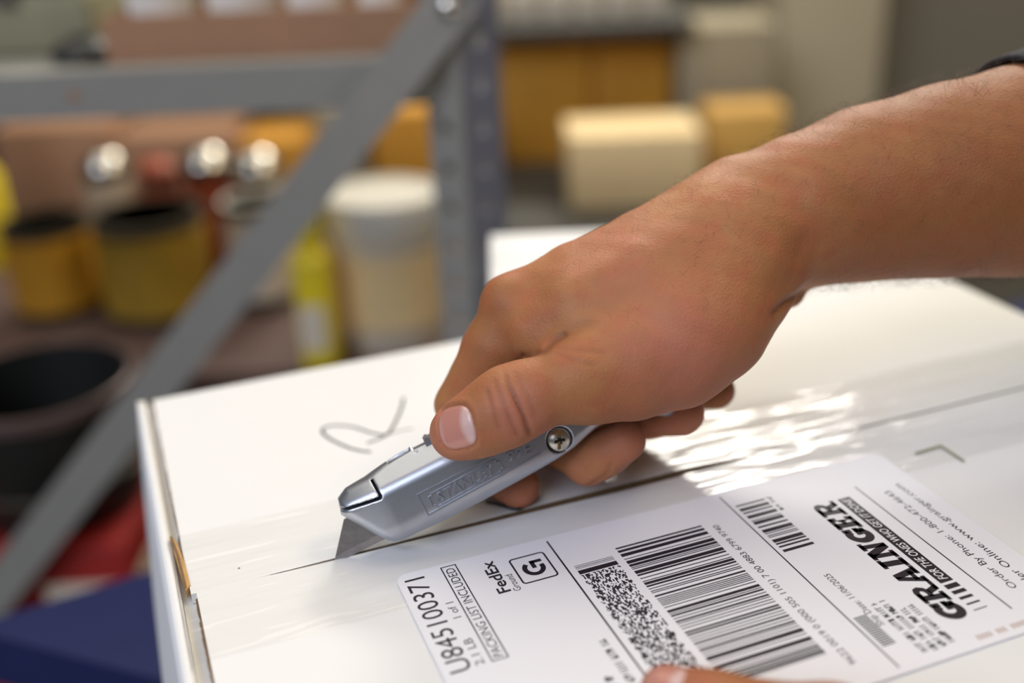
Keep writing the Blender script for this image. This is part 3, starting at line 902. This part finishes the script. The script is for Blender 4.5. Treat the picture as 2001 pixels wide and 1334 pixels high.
IDX1 = [((47.50, 30.89, 57.04), 8.4), ((40.67, 29.44, 46.45), 8.6), ((30.72, 31.74, 29.17), 7.9)]
IDX2 = [((30.72, 31.74, 29.17), 7.8), ((35.07, 36.04, 7.53), 7.2), ((42.38, 20.65, 5.45), 6.3)]
MID1 = [((58.00, 46.67, 46.84), 8.4), ((46.85, 51.54, 14.61), 7.9)]
MID2 = [((46.85, 51.54, 14.61), 7.7), ((55.72, 33.65, 13.41), 7.2), ((60.95, 12.83, 13.06), 6.1), ((64.36, 9.82, 16.68), 6.4), ((69.61, 6.52, 21.09), 5.8)]
RNG1 = [((68.03, 57.17, 39.88), 8.2), ((60.89, 59.38, 7.62), 7.6)]
RNG2 = [((60.89, 59.38, 7.62), 7.4), ((82.19, 18.07, 20.65), 6.3), ((88.86, 9.26, 24.42), 6.6)]
PNK1 = [((81.52, 64.00, 35.22), 7.4), ((83.25, 60.55, 7.69), 6.5)]
PNK2 = [((83.25, 60.55, 7.69), 6.2), ((107.59, 21.12, 22.05), 5.6)]
KNUCK = ((43.53, 30.46, 60.39), 4.6)
VIEWD = np.array((43.82, 6.38, 44.72))-np.array((40.53, -1.94, 49.22)); VIEWD = VIEWD/np.linalg.norm(VIEWD)
CREASES = [  # polyline, width, depth
    ([(31.35, -1.24, 55.77), (31.68, -4.26, 52.20), (33.12, -7.09, 47.47), (34.35, -8.14, 43.80), (35.52, -8.31, 39.52)], 0.8, 0.95),
    ([(29.00, -1.98, 52.46), (29.46, -4.76, 49.49), (30.57, -7.40, 44.89), (32.19, -8.02, 40.02)], 0.8, 0.45),
    ([(27.16, -1.45, 49.75), (27.24, -4.14, 46.68), (28.24, -6.74, 42.06)], 0.7, 0.40),
    ([(33.76, -2.69, 54.61), (35.73, -6.96, 49.70), (37.02, -8.78, 44.51)], 0.8, 0.28),
    ([(41.53, 10.26, 50.99), (45.06, 3.78, 54.79), (47.51, 4.00, 57.11), (51.62, 5.13, 57.72)], 1.6, 0.95),
    ([(47.51, 4.00, 57.11), (51.62, 5.13, 57.72), (57.89, 5.73, 58.88)], 2.2, 0.5),
    ([(43.73, 24.26, 50.16), (43.94, 20.25, 49.30), (44.11, 15.44, 49.15)], 0.9, 0.8),
    ([(46.20, -0.67, 56.14), (49.00, -5.52, 55.49), (53.19, -8.68, 54.56)], 0.9, 0.25),
    ([(47.05, -0.42, 57.30), (51.04, -4.20, 57.36), (56.55, -7.59, 56.95)], 0.9, 0.22),
    ([(124.09, -0.37, 60.25), (117.89, -1.70, 60.04), (111.33, -4.25, 59.48), (106.50, -5.69, 57.66)], 1.6, 1.1),
    ([(115.90, -2.75, 75.70), (111.88, -5.62, 71.56), (111.39, -5.82, 65.93)], 5.0, 0.35),
    ([(59.39, 8.88, 8.54), (62.42, 3.46, 14.14), (63.64, 2.39, 17.70)], 0.6, 0.45),
    ([(81.62, 11.96, 22.11), (79.85, 11.80, 25.26)], 0.8, 0.5),
]
# thumbnail frame
NC = np.array((19.20, 0.41, 40.31)); NA = np.array((14.82, 2.70, 39.31))-np.array((23.32, -1.44, 42.04)); NA = NA/np.linalg.norm(NA)
NB = np.array((16.90, -0.13, 35.04))-np.array((20.53, 2.26, 45.13)); NB = NB-NA*(NA@NB); NB = NB/np.linalg.norm(NB)
NN = np.cross(NA, NB); NN = NN if NN@VIEWD < 0 else -NN
NL, NW = 5.0, 5.4
def nail_rho(P):
    q = P-NC; s = (q@NA)/NL; t_ = (q@NB)/NW
    return (np.abs(s)**3.0+np.abs(t_)**3.0)**(1/3.0), q@NN

def hand_base(P):
    a = smin(chain(P, ARM_R, 2), chain(P, ARM_U, 2), 14)
    for c_, k_ in ((IDXM, 8), (MIDM, 8), (RNGM, 8), (PNKM, 8), (HYPO, 10), (HEEL, 2.5), (THENAR, 9), (WEB, 7)):
        a = smin(a, chain(P, c_, 1.2), k_)
    a = smin(a, chain(P, THM, 4), 9)
    a = smin(a, ball(P, *KNUCK), 4)
    for c_ in (IDX1, MID1, RNG1, PNK1): a = smin(a, chain(P, c_, 3), 4)
    th = chain(P, TH0, 4)
    ax = np.array(TH0[5][0])-np.array(TH0[3][0]); L_ = np.linalg.norm(ax)
    s = np.clip(((P-np.array(TH0[3][0]))@(ax/L_))/L_, 0, 1.6)/1.6
    kk = 0.7+8.5*(s*s*(3-2*s))
    a = smin(a, th, kk)
    for c_ in (IDX2, MID2, RNG2, PNK2): a = smin(a, chain(P, c_, 2.5), 0.9)
    return a
def crease_amount(P):
    c = np.zeros(len(P))
    for pts, w_, dp in CREASES:
        d = seg_dist(P, pts, VIEWD, 0.25)
        c = np.maximum(c, dp*np.exp(-(d/(w_*0.75))**2))
    return c
def hand_sd(P):
    d = hand_base(P)
    x, y, z = P[:, 0], P[:, 1], P[:, 2]
    d = d+0.08*np.sin(x*0.33+1.3*np.sin(z*0.21))*np.sin(z*0.29+y*0.23)+0.06*np.sin(x*0.71+y*0.4)*np.sin(z*0.83-x*0.2)
    near_ = d < 4
    if near_.any():
        Pn = P[near_]; d[near_] = d[near_]+crease_amount(Pn)
        rho, hgt = nail_rho(Pn)
        ok = np.abs(hgt) < 7
        d[near_] += np.where(ok, 0.55*np.exp(-((rho-1.02)/0.075)**2)-0.25*np.exp(-((rho-1.22)/0.12)**2), 0)
    return d
P_all = [q for c_ in (TH0, THM, THENAR, IDXM, MIDM, RNGM, PNKM, HYPO, ARM_R, ARM_U, IDX1, IDX2, MID1, MID2, RNG1, RNG2, PNK1, PNK2) for q in c_]
pa = np.array([q[0] for q in P_all]); ra = np.array([q[1] for q in P_all])[:, None]
V, Q = surface(hand_sd, (pa-ra).min(0)-4, (pa+ra).max(0)+4, 0.8, 2)
tips = [(TH0[0][0], 9), (MID2[-1][0], 9), (MID2[2][0], 7), (RNG2[-1][0], 9), (IDX2[-1][0], 9), ((76.82, -10.59, 54.05), 16), ((32.96, -6.64, 45.85), 8), ((76.62, 15.03, 63.29), 14)]
pink = np.zeros(len(V))
for c_, r_ in tips: pink = np.maximum(pink, np.exp(-(np.linalg.norm(V-np.array(c_), axis=1)/r_)**2))
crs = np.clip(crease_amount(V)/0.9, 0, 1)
shade_d = np.array(ARM_R[4][0])-np.array(ARM_R[0][0]); shade_d = shade_d/np.linalg.norm(shade_d)
shade_ = 0.6*np.clip(((V-np.array(ARM_R[0][0]))@shade_d-5)/45, 0, 1)  # painted shade: skin gets darker from the wrist up the forearm
arm = np_obj('right_arm', V, Q, 'skin', person, {'pink': pink, 'crease': crs, 'arm_shade': shade_})
arm.matrix_parent_inverse = person.matrix_basis.inverted() if False else Matrix.Translation(-person.location)
tag(arm, 'bare right forearm and hand closed around the knife')
HV, HQ = V, Q

def nail_mesh(name, C0, A, B, Nn, nl, nw, parent, lift=0.30, pw=3.0, sdf=hand_base):
    n_ = 16; P, idx = [], {}
    for i in range(-n_, n_+1):
        for j in range(-n_, n_+1):
            s, t_ = i/n_, j/n_
            # square to superellipse
            m_ = max(abs(s), abs(t_)); q = (abs(s)**pw+abs(t_)**pw)**(1/pw)
            k_ = m_/q if q > 1e-9 else 0
            idx[(i, j)] = len(P); P.append((s*k_, t_*k_, m_))
    P = np.array(P)
    pos = C0+P[:, :1]*nl*A+P[:, 1:2]*nw*B+Nn*9.0
    for _ in range(40):
        d = sdf(pos); pos = pos-Nn*np.clip(d*0.8, -2, 2)[:, None]
    top_ = pos+Nn*(lift+0.12*(1-P[:, 2:3]**2)-0.55*np.clip((P[:, 2:3]-0.9)/0.1, 0, 1)**2)
    f = []
    for i in range(-n_, n_):
        for j in range(-n_, n_):
            f.append((idx[(i, j)], idx[(i+1, j)], idx[(i+1, j+1)], idx[(i, j+1)]))
    f = np.array(f)
    a, b, c = top_[f[0][0]], top_[f[0][1]], top_[f[0][2]]
    if np.cross(b-a, c-a)@Nn < 0: f = f[:, ::-1]
    moon = np.clip((-(P[:, 0]+0.18+0.30*P[:, 1]**2))/0.30, 0, 1)*0.55+0.2*np.clip((P[:, 0]-0.72)/0.15, 0, 1)
    return np_obj(name, top_, f, 'nail', parent, {'moon': moon})
tag(nail_mesh('thumbnail', NC, NA, NB, NN, NL, NW, arm), 'pink thumbnail with pale half moon')
# nail of the middle finger, facing down
mc = np.array((66.24, 7.10, 17.32)); ma = np.array((71.98, 5.22, 20.21))-np.array((62.42, 8.43, 14.74)); ma /= np.linalg.norm(ma)
mn = np.array((69.43, 8.04, 12.01))-np.array((66.35, 7.32, 17.85)); mn = mn-ma*(ma@mn); mn /= np.linalg.norm(mn)
nail_mesh('fingernail', mc+ma*1.6, ma, np.cross(ma, mn), mn, 3.2, 3.2, arm, lift=0.12)

# arm hair: short strands standing off the forearm and the back of the hand
def hairs():
    tri = V[Q[:, :3]]; cen = V[Q].mean(1)
    nrm = np.cross(tri[:, 1]-tri[:, 0], tri[:, 2]-tri[:, 0]); nl = np.linalg.norm(nrm, axis=1, keepdims=True); nrm = nrm/np.maximum(nl, 1e-9)
    a0 = np.array(ARM_R[0][0]); ad = np.array(ARM_R[4][0])-a0; L_ = np.linalg.norm(ad); ad = ad/L_
    s = (cen-a0)@ad
    up = nrm[:, 2]
    i0 = np.array(IDXM[0][0]); hd = np.array(IDXM[3][0])-i0; hl = np.linalg.norm(hd); hs = ((cen-i0)@hd)/(hl*hl)
    wgt = np.where(s > 15, 0.22+1.3*np.clip(np.abs(up)-0.35, 0, 1), 0.0)
    back = (hs > 0.15) & (up > 0.8) & (s <= 15)
    wgt = np.where(back, 0.45, wgt)
    wgt = np.where((s > -25) & (s <= 15) & (up > 0.6), 0.55, wgt)
    wgt = np.where((s > L_+20), 0.0, wgt)
    pr = wgt*nl[:, 0]; pr = pr/pr.sum()
    pick = rng.choice(len(cen), 4000, p=pr)
    vv, ff = [], []
    for k_ in pick:
        n_ = nrm[k_]; p_ = cen[k_]+rng.normal(0, 0.25, 3)
        fl = -ad*0.15 + ad*rng.normal(0.2, 0.3)+np.array((0, 0, -0.25))+rng.normal(0, 0.35, 3)
        fl = fl-n_*(fl@n_); fl = fl/np.linalg.norm(fl)
        ln = rng.uniform(3.0, 7.5)*(1.0 if s[k_] > 15 else 0.7)
        bend = rng.uniform(0.4, 1.0)+(0.35 if abs(up[k_]) > 0.6 else 0.0); r0 = rng.uniform(0.018, 0.033)
        side = np.cross(fl, n_); base = len(vv); NS = 4
        for j in range(NS+1):
            t_ = j/NS
            c_ = p_-n_*0.2+fl*ln*t_*0.9+n_*ln*bend*(t_-0.62*t_*t_)
            rr_ = r0*(1-0.8*t_)
            vv += [c_+side*rr_, c_-side*rr_*0.5+n_*rr_*0.87, c_-side*rr_*0.5-n_*rr_*0.87]
        for j in range(NS):
            for e in range(3):
                b_ = base+3*j; ff.append((b_+e, b_+(e+1) % 3, b_+3+(e+1) % 3, b_+3+e))
    return np_obj('arm_hair', np.array(vv), np.array(ff), 'hair', arm)
tag(hairs(), kind='stuff')

# black sleeve end on the forearm
def sleeve():
    a = np.array(ARM_R[4][0]); b = np.array(ARM_R[5][0]); ad = (b-a)/np.linalg.norm(b-a)
    up = np.array((0, 0, 1.0)); up = up-ad*(ad@up); up /= np.linalg.norm(up); sd = np.cross(up, ad)
    c0 = a+np.array((206.65, 12.72, 77.39))-np.array((198.35, 4.99, 81.71))
    vv, ff = [], []; ns = 48
    rows = [(-6.5, 0.6), (-7.0, 1.6), (-6.0, 2.4), (4, 2.8), (20, 3.2), (45, 5.0), (75, 7.0), (76, 0.5)]
    for (s_, o_) in rows:
        t_ = 2*math.pi*np.arange(ns)/ns
        dr = up[None]*np.cos(t_)[:, None]+sd[None]*np.sin(t_)[:, None]
        q = c0+ad[None]*(s_+(1-np.cos(t_))*6.5)[:, None]+dr*60.0
        for _ in range(24):
            q = q-dr*np.clip(hand_base(q), -3, 5)[:, None]*0.8
        wr = 0.35*np.sin(5*t_+s_*0.1)+o_+np.where(np.cos(t_) > 0, 0.8, 0)
        vv += list(q+dr*wr[:, None])
    for j in range(len(rows)-1):
        for i in range(ns):
            ff.append((j*ns+i, j*ns+(i+1) % ns, (j+1)*ns+(i+1) % ns, (j+1)*ns+i))
    o = np_obj('sleeve', np.array(vv), np.array(ff), 'sleeve', person)
    o.matrix_parent_inverse = Matrix.Translation(-person.location)
    tag(o, 'black sleeve end')
sleeve()

# left hand: thumb lies on the label, fingers grip the near side of the parcel
LT = [((40.5, -72.0, 6.6), 5.9), ((47, -80.5, 7.4), 6.9), ((65, -97, 9.5), 7.9), ((80, -116, 10.5), 8.4), ((98, -138, -2), 12.0)]
LP = [((98, -136, -2), 12.0), ((104, -140, -40), 16.0), ((150, -165, -35), 18.0), ((230, -215, -10), 22.0), ((300, -260, 20), 27.0)]
LPALM = [((92, -133, -22), 12), ((96, -134, -66), 11)]
LF = [[((86, -130, -20-15*i), 8.5), ((52-4*i, -123.5, -24-15*i), 7.6), ((28-5*abs(i-1), -119.5, -27-15*i), 6.9), ((8-6*abs(i-1), -117.2, -29-15*i), 6.2)] for i in range(4)]
def left_sd(P):
    d = smin(chain(P, LP, 8), chain(P, LPALM, 6), 10)
    d = smin(d, chain(P, LT, 4), 5)
    for c_ in LF: d = smin(d, chain(P, c_, 3), 1.6)
    return d+0.12*np.sin(P[:, 0]*0.4)*np.sin(P[:, 1]*0.37+P[:, 2]*0.3)
V2, Q2 = surface(left_sd, (-30, -300, -110), (335, -52, 60), 1.3, 2)
pk = np.exp(-(np.linalg.norm(V2-np.array(LT[0][0]), axis=1)/12)**2)
lh = np_obj('left_hand', V2, Q2, 'skin', person, {'pink': pk, 'crease': pk*0})
lh.matrix_parent_inverse = Matrix.Translation(-person.location)
tag(lh, 'left hand with its thumb tip on the label')
la = np.array(LT[0][0])-np.array(LT[1][0]); la = la/np.linalg.norm(la)
ln_ = np.array((-0.25, -0.25, 0.93)); ln_ = ln_-la*(la@ln_); ln_ = ln_/np.linalg.norm(ln_)
nail_mesh('thumbnail', np.array(LT[0][0])-la*1.0, la, np.cross(ln_, la), ln_, 4.2, 4.3, lh, sdf=left_sd)

# ------------------------------------------------------------------ storage rack behind the parcel
def athing(name, x, y, z, label_, cat, group=None):
    return empty(name, aisle(x, y, z), AYAW, label_, cat, group)
rack = athing('storage_rack', 0, 650, FLOOR, 'grey steel shelf rack with diagonal brace and upright behind the box', 'rack')
ZF = FLOOR
def rz(z): return z-ZF
# front upright: an angle profile with its corner to the front, rows of slots in both flanges
def flange(x0, y0, x1, y1, mat):
    bm = bmesh.new(); d = np.array((x1-x0, y1-y0), float); L_ = np.linalg.norm(d); d = d/L_; nn = np.array((-d[1], d[0]))*2.5
    def slab_(a, b, za_, zb_):
        p_ = np.array((x0, y0))+d*a; q_ = np.array((x0, y0))+d*b
        vs_ = [bm.verts.new((c[0]*MM, c[1]*MM, z_*MM)) for z_ in (za_, zb_) for c in (p_, q_, q_+nn, p_+nn)]
        for f_ in ((0,1,2,3),(7,6,5,4),(0,4,5,1),(1,5,6,2),(2,6,7,3),(3,7,4,0)): bm.faces.new([vs_[i] for i in f_])
    top_, bot = rz(330), 0
    slab_(0, L_*0.36, bot, top_); slab_(L_*0.66, L_, bot, top_)
    z_ = bot
    while z_ < top_:
        slab_(L_*0.36, L_*0.66, z_, min(top_, z_+17)); z_ += 25
    return bm_obj('upright_flange', bm, mat, rack)
flange(-22, -8, -43, 8, 'rackgrey'); flange(-22, -8, 0, 12, 'rackblue')
for xx in (-640,):
    box('upright', xx, xx+36, 0, 3, 0, rz(330), 'rackgrey', rack)
for xx in (-640, -40):
    box('rear_upright', xx, xx+36, 540, 543, 0, rz(60), 'rackgrey', rack)
# beam with folded lip
bm = bmesh.new(); add_box(bm, -640*MM, -26*MM, 0, 3*MM, rz(35.5)*MM, rz(62.5)*MM); add_box(bm, -640*MM, -26*MM, 3*MM, 22*MM, rz(59.5)*MM, rz(62.5)*MM); add_box(bm, -640*MM, -26*MM, 3*MM, 15*MM, rz(35.5)*MM, rz(37.5)*MM)
bm_obj('beam', bm, 'rackgrey', rack)
lathe('beam_hole', [(3.2, -0.6), (3.2, 0.4), (0.1, 0.5)], 'carton', rack, 20).matrix_local = Matrix.Translation(Vector((-250*MM, -0.2*MM, rz(49)*MM))) @ Matrix.Rotation(R(90), 4, 'X')
box('shelf_deck', -640, -30, 22, 210, rz(53.5), rz(58), 'rackgrey', rack)
# brace
br = bmesh.new(); a = np.array((-22.0, rz(98))); b = np.array((-470.0, rz(-404))); d = (b-a)/np.linalg.norm(b-a); nn = np.array((-d[1], d[0]))*13.5
vs_ = [br.verts.new((c[0]*MM, y_*MM, c[1]*MM)) for y_ in (-16, -12.5) for c in (a-nn, b-nn, b+nn, a+nn)]
for f_ in ((3,2,1,0),(4,5,6,7),(0,1,5,4),(1,2,6,5),(2,3,7,6),(3,0,4,7)): br.faces.new([vs_[i] for i in f_])
bm_obj('diagonal_brace', br, 'rackgrey', rack)
bt = lathe('bolt', [(6, 0), (6, 3), (4.5, 4.5), (0.2, 5)], 'tin', rack, 20); bt.matrix_local = Matrix.Translation(Vector((-27*MM, -16*MM, rz(92)*MM))) @ Matrix.Rotation(R(90), 4, 'X')
bt = lathe('bolt', [(5, 0), (5, 3), (4, 4.5), (0.2, 5)], 'tin', rack, 20); bt.matrix_local = Matrix.Translation(Vector((-8*MM, 0*MM, rz(-76)*MM))) @ Matrix.Rotation(R(90), 4, 'X')
# lower board, set back
box('lower_board', -640, -30, 190, 540, rz(-243), rz(-225), 'wood', rack)
LOW = -225.0; UP_ = 58.0

def carton(name, x0, x1, y0, y1, z0, z1, mat, label_, cat='box', tape='tan', group=None):
    t_ = athing(name, (x0+x1)/2, (y0+y1)/2, z0, label_, cat, group)
    w_, d_, h_ = (x1-x0)/2, (y1-y0)/2, z1-z0
    box('carton_body', -w_, w_, -d_, d_, 0.3, h_-1.5, mat, t_, bevel=1.5)
    box('top_flap', -w_+0.5, w_-0.5, -d_+0.5, -1.0, h_-1.4, h_, mat, t_); box('top_flap', -w_+0.5, w_-0.5, 1.0, d_-0.5, h_-1.4, h_, mat, t_)
    if tape: box('tape_strip', -w_+0.3, w_-0.3, -min(18, d_*0.3), min(18, d_*0.3), h_, h_+0.3, tape, t_)
    return t_

# upper shelf: cardboard tray with white tubs, a grey green case and a dark roll
tr = athing('cardboard_tray', -140, 720, UP_, 'brown cardboard tray of white tubs on the upper rack shelf', 'tray')
bm = bmesh.new()
add_box(bm, -96*MM, 96*MM, -42*MM, -39*MM, 0.3*MM, 31*MM); add_box(bm, -96*MM, 96*MM, 39*MM, 42*MM, 0.3*MM, 30*MM)
bm_obj('tray_side', bm, 'carton', tr)
box('tray_end', -96, -93, -39, 39, 0.3, 30, 'carton', tr); box('tray_end', 93, 96, -39, 39, 0.3, 30, 'carton', tr)
box('tray_floor', -93, 93, -39, 39, 0.3, 3, 'carton', tr)
for i, (x, nm) in enumerate(((-212, 'leftmost'), (-161, 'second'), (-115, 'third'), (-74, 'rightmost'))):
    q = athing('white_tub', x, 722, UP_+3.2, ('leftmost white tub in the brown tray', 'second white tub from the left in the brown tray', 'third white tub from the left in the brown tray', 'rightmost white tub in the brown tray, nearest the upright')[i], 'tub', 'white tubs in the cardboard tray')
    r_ = (22, 23, 19, 15)[i]
    lathe('tub_body', [(r_*0.86, 0), (r_*0.92, 26), (r_*0.95, 40)], 'whiteplastic', q, 36)
    lathe('lid', [(r_, 40), (r_, 47), (r_*0.92, 49), (r_*0.1, 49.3)], 'whiteplastic', q, 36)
q = athing('equipment_case', -310, 790, UP_, 'grey green case at the left end of the upper shelf', 'case')
box('case_body', -62, 46, -50, 60, 0.5, 40, 'greygreen', q, bevel=4, seg=3); box('case_lid', -62, 46, -50, 60, 41, 62, 'greygreen', q, bevel=4, seg=3)
box('latch', -14, 2, -53, -50, 32, 48, 'tin', q)
q = athing('black_pouch', -262, 712, UP_, 'small black pouch in front of the grey green case', 'pouch')
lathe('pouch_body', [(17, 0.5), (20, 4), (19, 9), (12, 14), (2, 16)], 'black', q, 30); lathe('pouch_cap', [(6, 14), (6, 17), (1, 18)], 'black', q, 20)

# lower shelf: tins, tub, jug
def tin(name, x, y, r_, h_, label_mat, lid_mat, label_text, group='tins on the lower shelf', body='darktin', dome=0.0, band=(0.12, 0.88)):
    t_ = athing(name, x, y, LOW, label_text, 'tin', group)
    lathe('tin_body', [(r_*0.97, 0.4), (r_, 3), (r_, h_-5), (r_*1.02, h_-3), (r_*1.02, h_-1)], body, t_, 44)
    lathe('paper_label', [(r_+0.2, h_*band[0]), (r_+0.5, h_*band[0]+0.2), (r_+0.5, h_*band[1]), (r_+0.2, h_*band[1]+0.2)], label_mat, t_, 44)
    if dome: lathe('lid', [(r_*0.98, h_-1), (r_*0.95, h_), (r_*0.8, h_+dome*0.55), (r_*0.45, h_+dome*0.92), (r_*0.05, h_+dome)], lid_mat, t_, 44)
    else: lathe('lid', [(r_*1.02, h_-1), (r_*1.02, h_), (r_*0.9, h_), (r_*0.88, h_-2), (r_*0.1, h_-2)], lid_mat, t_, 44)
    return t_
tin('paint_tin', -437, 1000, 40, 92, 'gold_label', 'darktin', 'amber labelled tin at the far left of the lower shelf')
tin('paint_tin', -334, 985, 51, 100, 'ochre_label', 'darktin', 'wide dark tin with dull yellow label on the lower shelf')
tin('paint_tin', -236, 1000, 31, 104, 'cream', 'whiteplastic', 'tin with a pale lid beside the white tub')
tin('spray_can', -402, 1088, 22, 120, 'cream', 'tin', 'shiny domed can behind the amber labelled tin', dome=14)
tin('spray_can', -300, 1086, 24, 120, 'redcap', 'tin', 'shiny domed can behind the wide dark tin', dome=15)
tin('spray_can', -248, 1080, 24, 116, 'cream', 'tin', 'shiny domed can behind the pale lidded tin', dome=15)
tin('spray_can', -352, 1092, 20, 112, 'redcap', 'redcap', 'red topped can between the shiny domed cans', dome=10)
q = athing('plastic_tub', -104, 900, LOW, 'cream plastic tub with white lid beside the upright', 'tub')
lathe('tub_body', [(42, 0.4), (44, 4), (47, 108), (47, 112)], 'cream', q, 48)
lathe('lid', [(49, 108), (50, 110), (50, 132), (48.5, 135), (42, 135.5), (41, 133), (1, 133)], 'whiteplastic', q, 48)
lathe('rim_band', [(48.4, 100), (49.6, 101), (49.6, 106), (48.4, 107)], 'cream', q, 48, caps=False)
lathe('paper_label', [(45.6, 25), (46.2, 25.2), (47.3, 90), (46.8, 90.2)], 'tan', q, 48, caps=False)
q = athing('yellow_jug', -160, 850, LOW, 'yellow jug with a pale label in front of the cream tub', 'jug')
box('jug_body', -16, 14, -20, 20, 0.5, 104, 'yellow', q, bevel=8, seg=4)
lathe('neck', [(11, 102), (9, 116), (8, 122)], 'yellow', q, 30); lathe('cap', [(10, 120), (10, 136), (9, 138), (1, 138)], 'yellow', q, 30)
box('paper_label', -13, 8, -20.8, -20, 22, 62, 'cream', q)

# pail on a red carton, lower left
q = athing('metal_pail', -346, 722, -268, 'black open pail with a worn metal rim at the lower left', 'pail')
lathe('pail_body', [(58, 0.4), (60, 3), (66, 96), (66, 100), (63.5, 100), (57, 6), (1, 6)], 'black', q, 56)
lathe('rim', [(66.2, 90), (69, 91), (70, 96), (69, 101), (66.2, 102), (64, 101)], 'rimtin', q, 56, caps=False)
lathe('hoop', [(61.4, 30), (63.2, 31), (63.2, 34), (61.8, 35)], 'darktin', q, 56, caps=False)
for s_ in (-1, 1):
    box('handle_lug', s_*70-4, s_*70+4, -6, 6, 80, 94, 'tin', q, bevel=1.5)
q = carton('red_carton', -425, -280, 655, 795, FLOOR, -268.5, 'red', 'red carton with pale paper panel standing under the black pail', 'carton', None)
box('paper_panel', 8, 71.5, -71, -70, 390-8, 500, 'cream', q)
box('paper_panel', 72.6, 73.4, -60, 20, 390-8, 500, 'cream', q)

# white carton on the bench behind the parcel
carton('white_carton', -9, 150, 452, 530, BENCH, -6, 'board', 'plain white carton on the bench behind the white box', 'carton', None)

# ------------------------------------------------------------------ second shelf further back
sh = athing('back_shelf', -100, 1500, FLOOR, 'dark wooden shelf unit with brown cartons along the back wall', 'shelf')
box('shelf_board', -900, 505, -300, 350, rz(-262), rz(-240), 'darkwood', sh)
box('shelf_board', -900, 355, -40, 350, rz(-60), rz(-46), 'darkwood', sh)
for xx in (-900, -300, 330):
    box('post', xx, xx+24, 318, 342, 0, rz(250), 'darkwood', sh)
for xx in (-900, 481): box('post', xx, xx+24, -298, -274, 0, rz(-262), 'darkwood', sh)
carton('amber_carton', -2, 122, 1520, 1700, -240, -76, 'amber', 'amber cardboard carton on the back shelf just right of the upright', 'carton', 'amber')
carton('amber_carton', 126, 236, 1530, 1700, -240, -80, 'amber', 'amber cardboard carton on the back shelf beside the olive one', 'carton', 'amber')
carton('pale_carton', 78, 238, 1290, 1400, -240, -150, 'tan', 'pale tan carton in front of the amber cartons', 'carton', 'tan')
carton('olive_carton', 242, 372, 1500, 1640, -240, -62, 'olivebox', 'tall olive grey carton at the right of the back shelf', 'carton', 'olivebox')
carton('yellow_carton', 262, 362, 1390, 1470, -240, -150, 'mustard', 'mustard carton in front of the olive grey one', 'carton', 'mustard')
q = athing('yellow_box', 318, 1300, -240, 'small bright yellow box at the shelf edge above the forearm', 'box')
box('box_body', -24, 24, -30, 30, 0.4, 40, 'yellow', q, bevel=2); box('box_lid', -25, 25, -31, 31, 32, 42, 'yellow', q, bevel=2)
for i in range(6):
    x = -8+i*44
    q = athing('glass_jar', x, 1560+7*(i % 2), -46, ('glass jar at the left end of the top shelf row', 'second glass jar in the top shelf row', 'third glass jar in the top shelf row', 'fourth glass jar in the top shelf row', 'fifth glass jar in the top shelf row', 'glass jar at the right end of the top shelf row')[i], 'jar', 'jars on the high shelf')
    lathe('jar_body', [(17, 0.4), (19, 4), (19, 50), (14, 60)], 'cream', q, 30); lathe('lid', [(16, 58), (16, 70), (14, 72), (1, 72)], 'tin', q, 30)
for i, (x0, x1, mt_, h_, lb) in enumerate(((-620, -480, 'carton', 120, 'brown carton at the far left of the back shelf'), (-470, -330, 'carton', 105, 'low brown carton behind the tins'), (-322, -235, 'amber', 92, 'narrow amber carton behind the tins'), (-228, -170, 'olivebox', 130, 'slim olive carton left of the brace'), (-160, -80, 'amber', 120, 'amber carton between brace and upright'), (-76, -48, 'darkwood', 120, 'dark slim carton beside the upright'))):
    carton('back_carton', x0, x1, 1330, 1440, -240, -240+h_, mt_, lb, 'carton', mt_)
q = athing('yellow_bottle', -560, 1180-0, -225, 'yellow bottle at the left edge of the lower shelf', 'bottle')
lathe('bottle_body', [(24, 0.5), (26, 4), (26, 100), (14, 118)], 'yellow', q, 36); lathe('cap', [(12, 116), (12, 130), (1, 131)], 'yellow', q, 30)
q.location = Vector(aisle(-560, 1140, LOW))
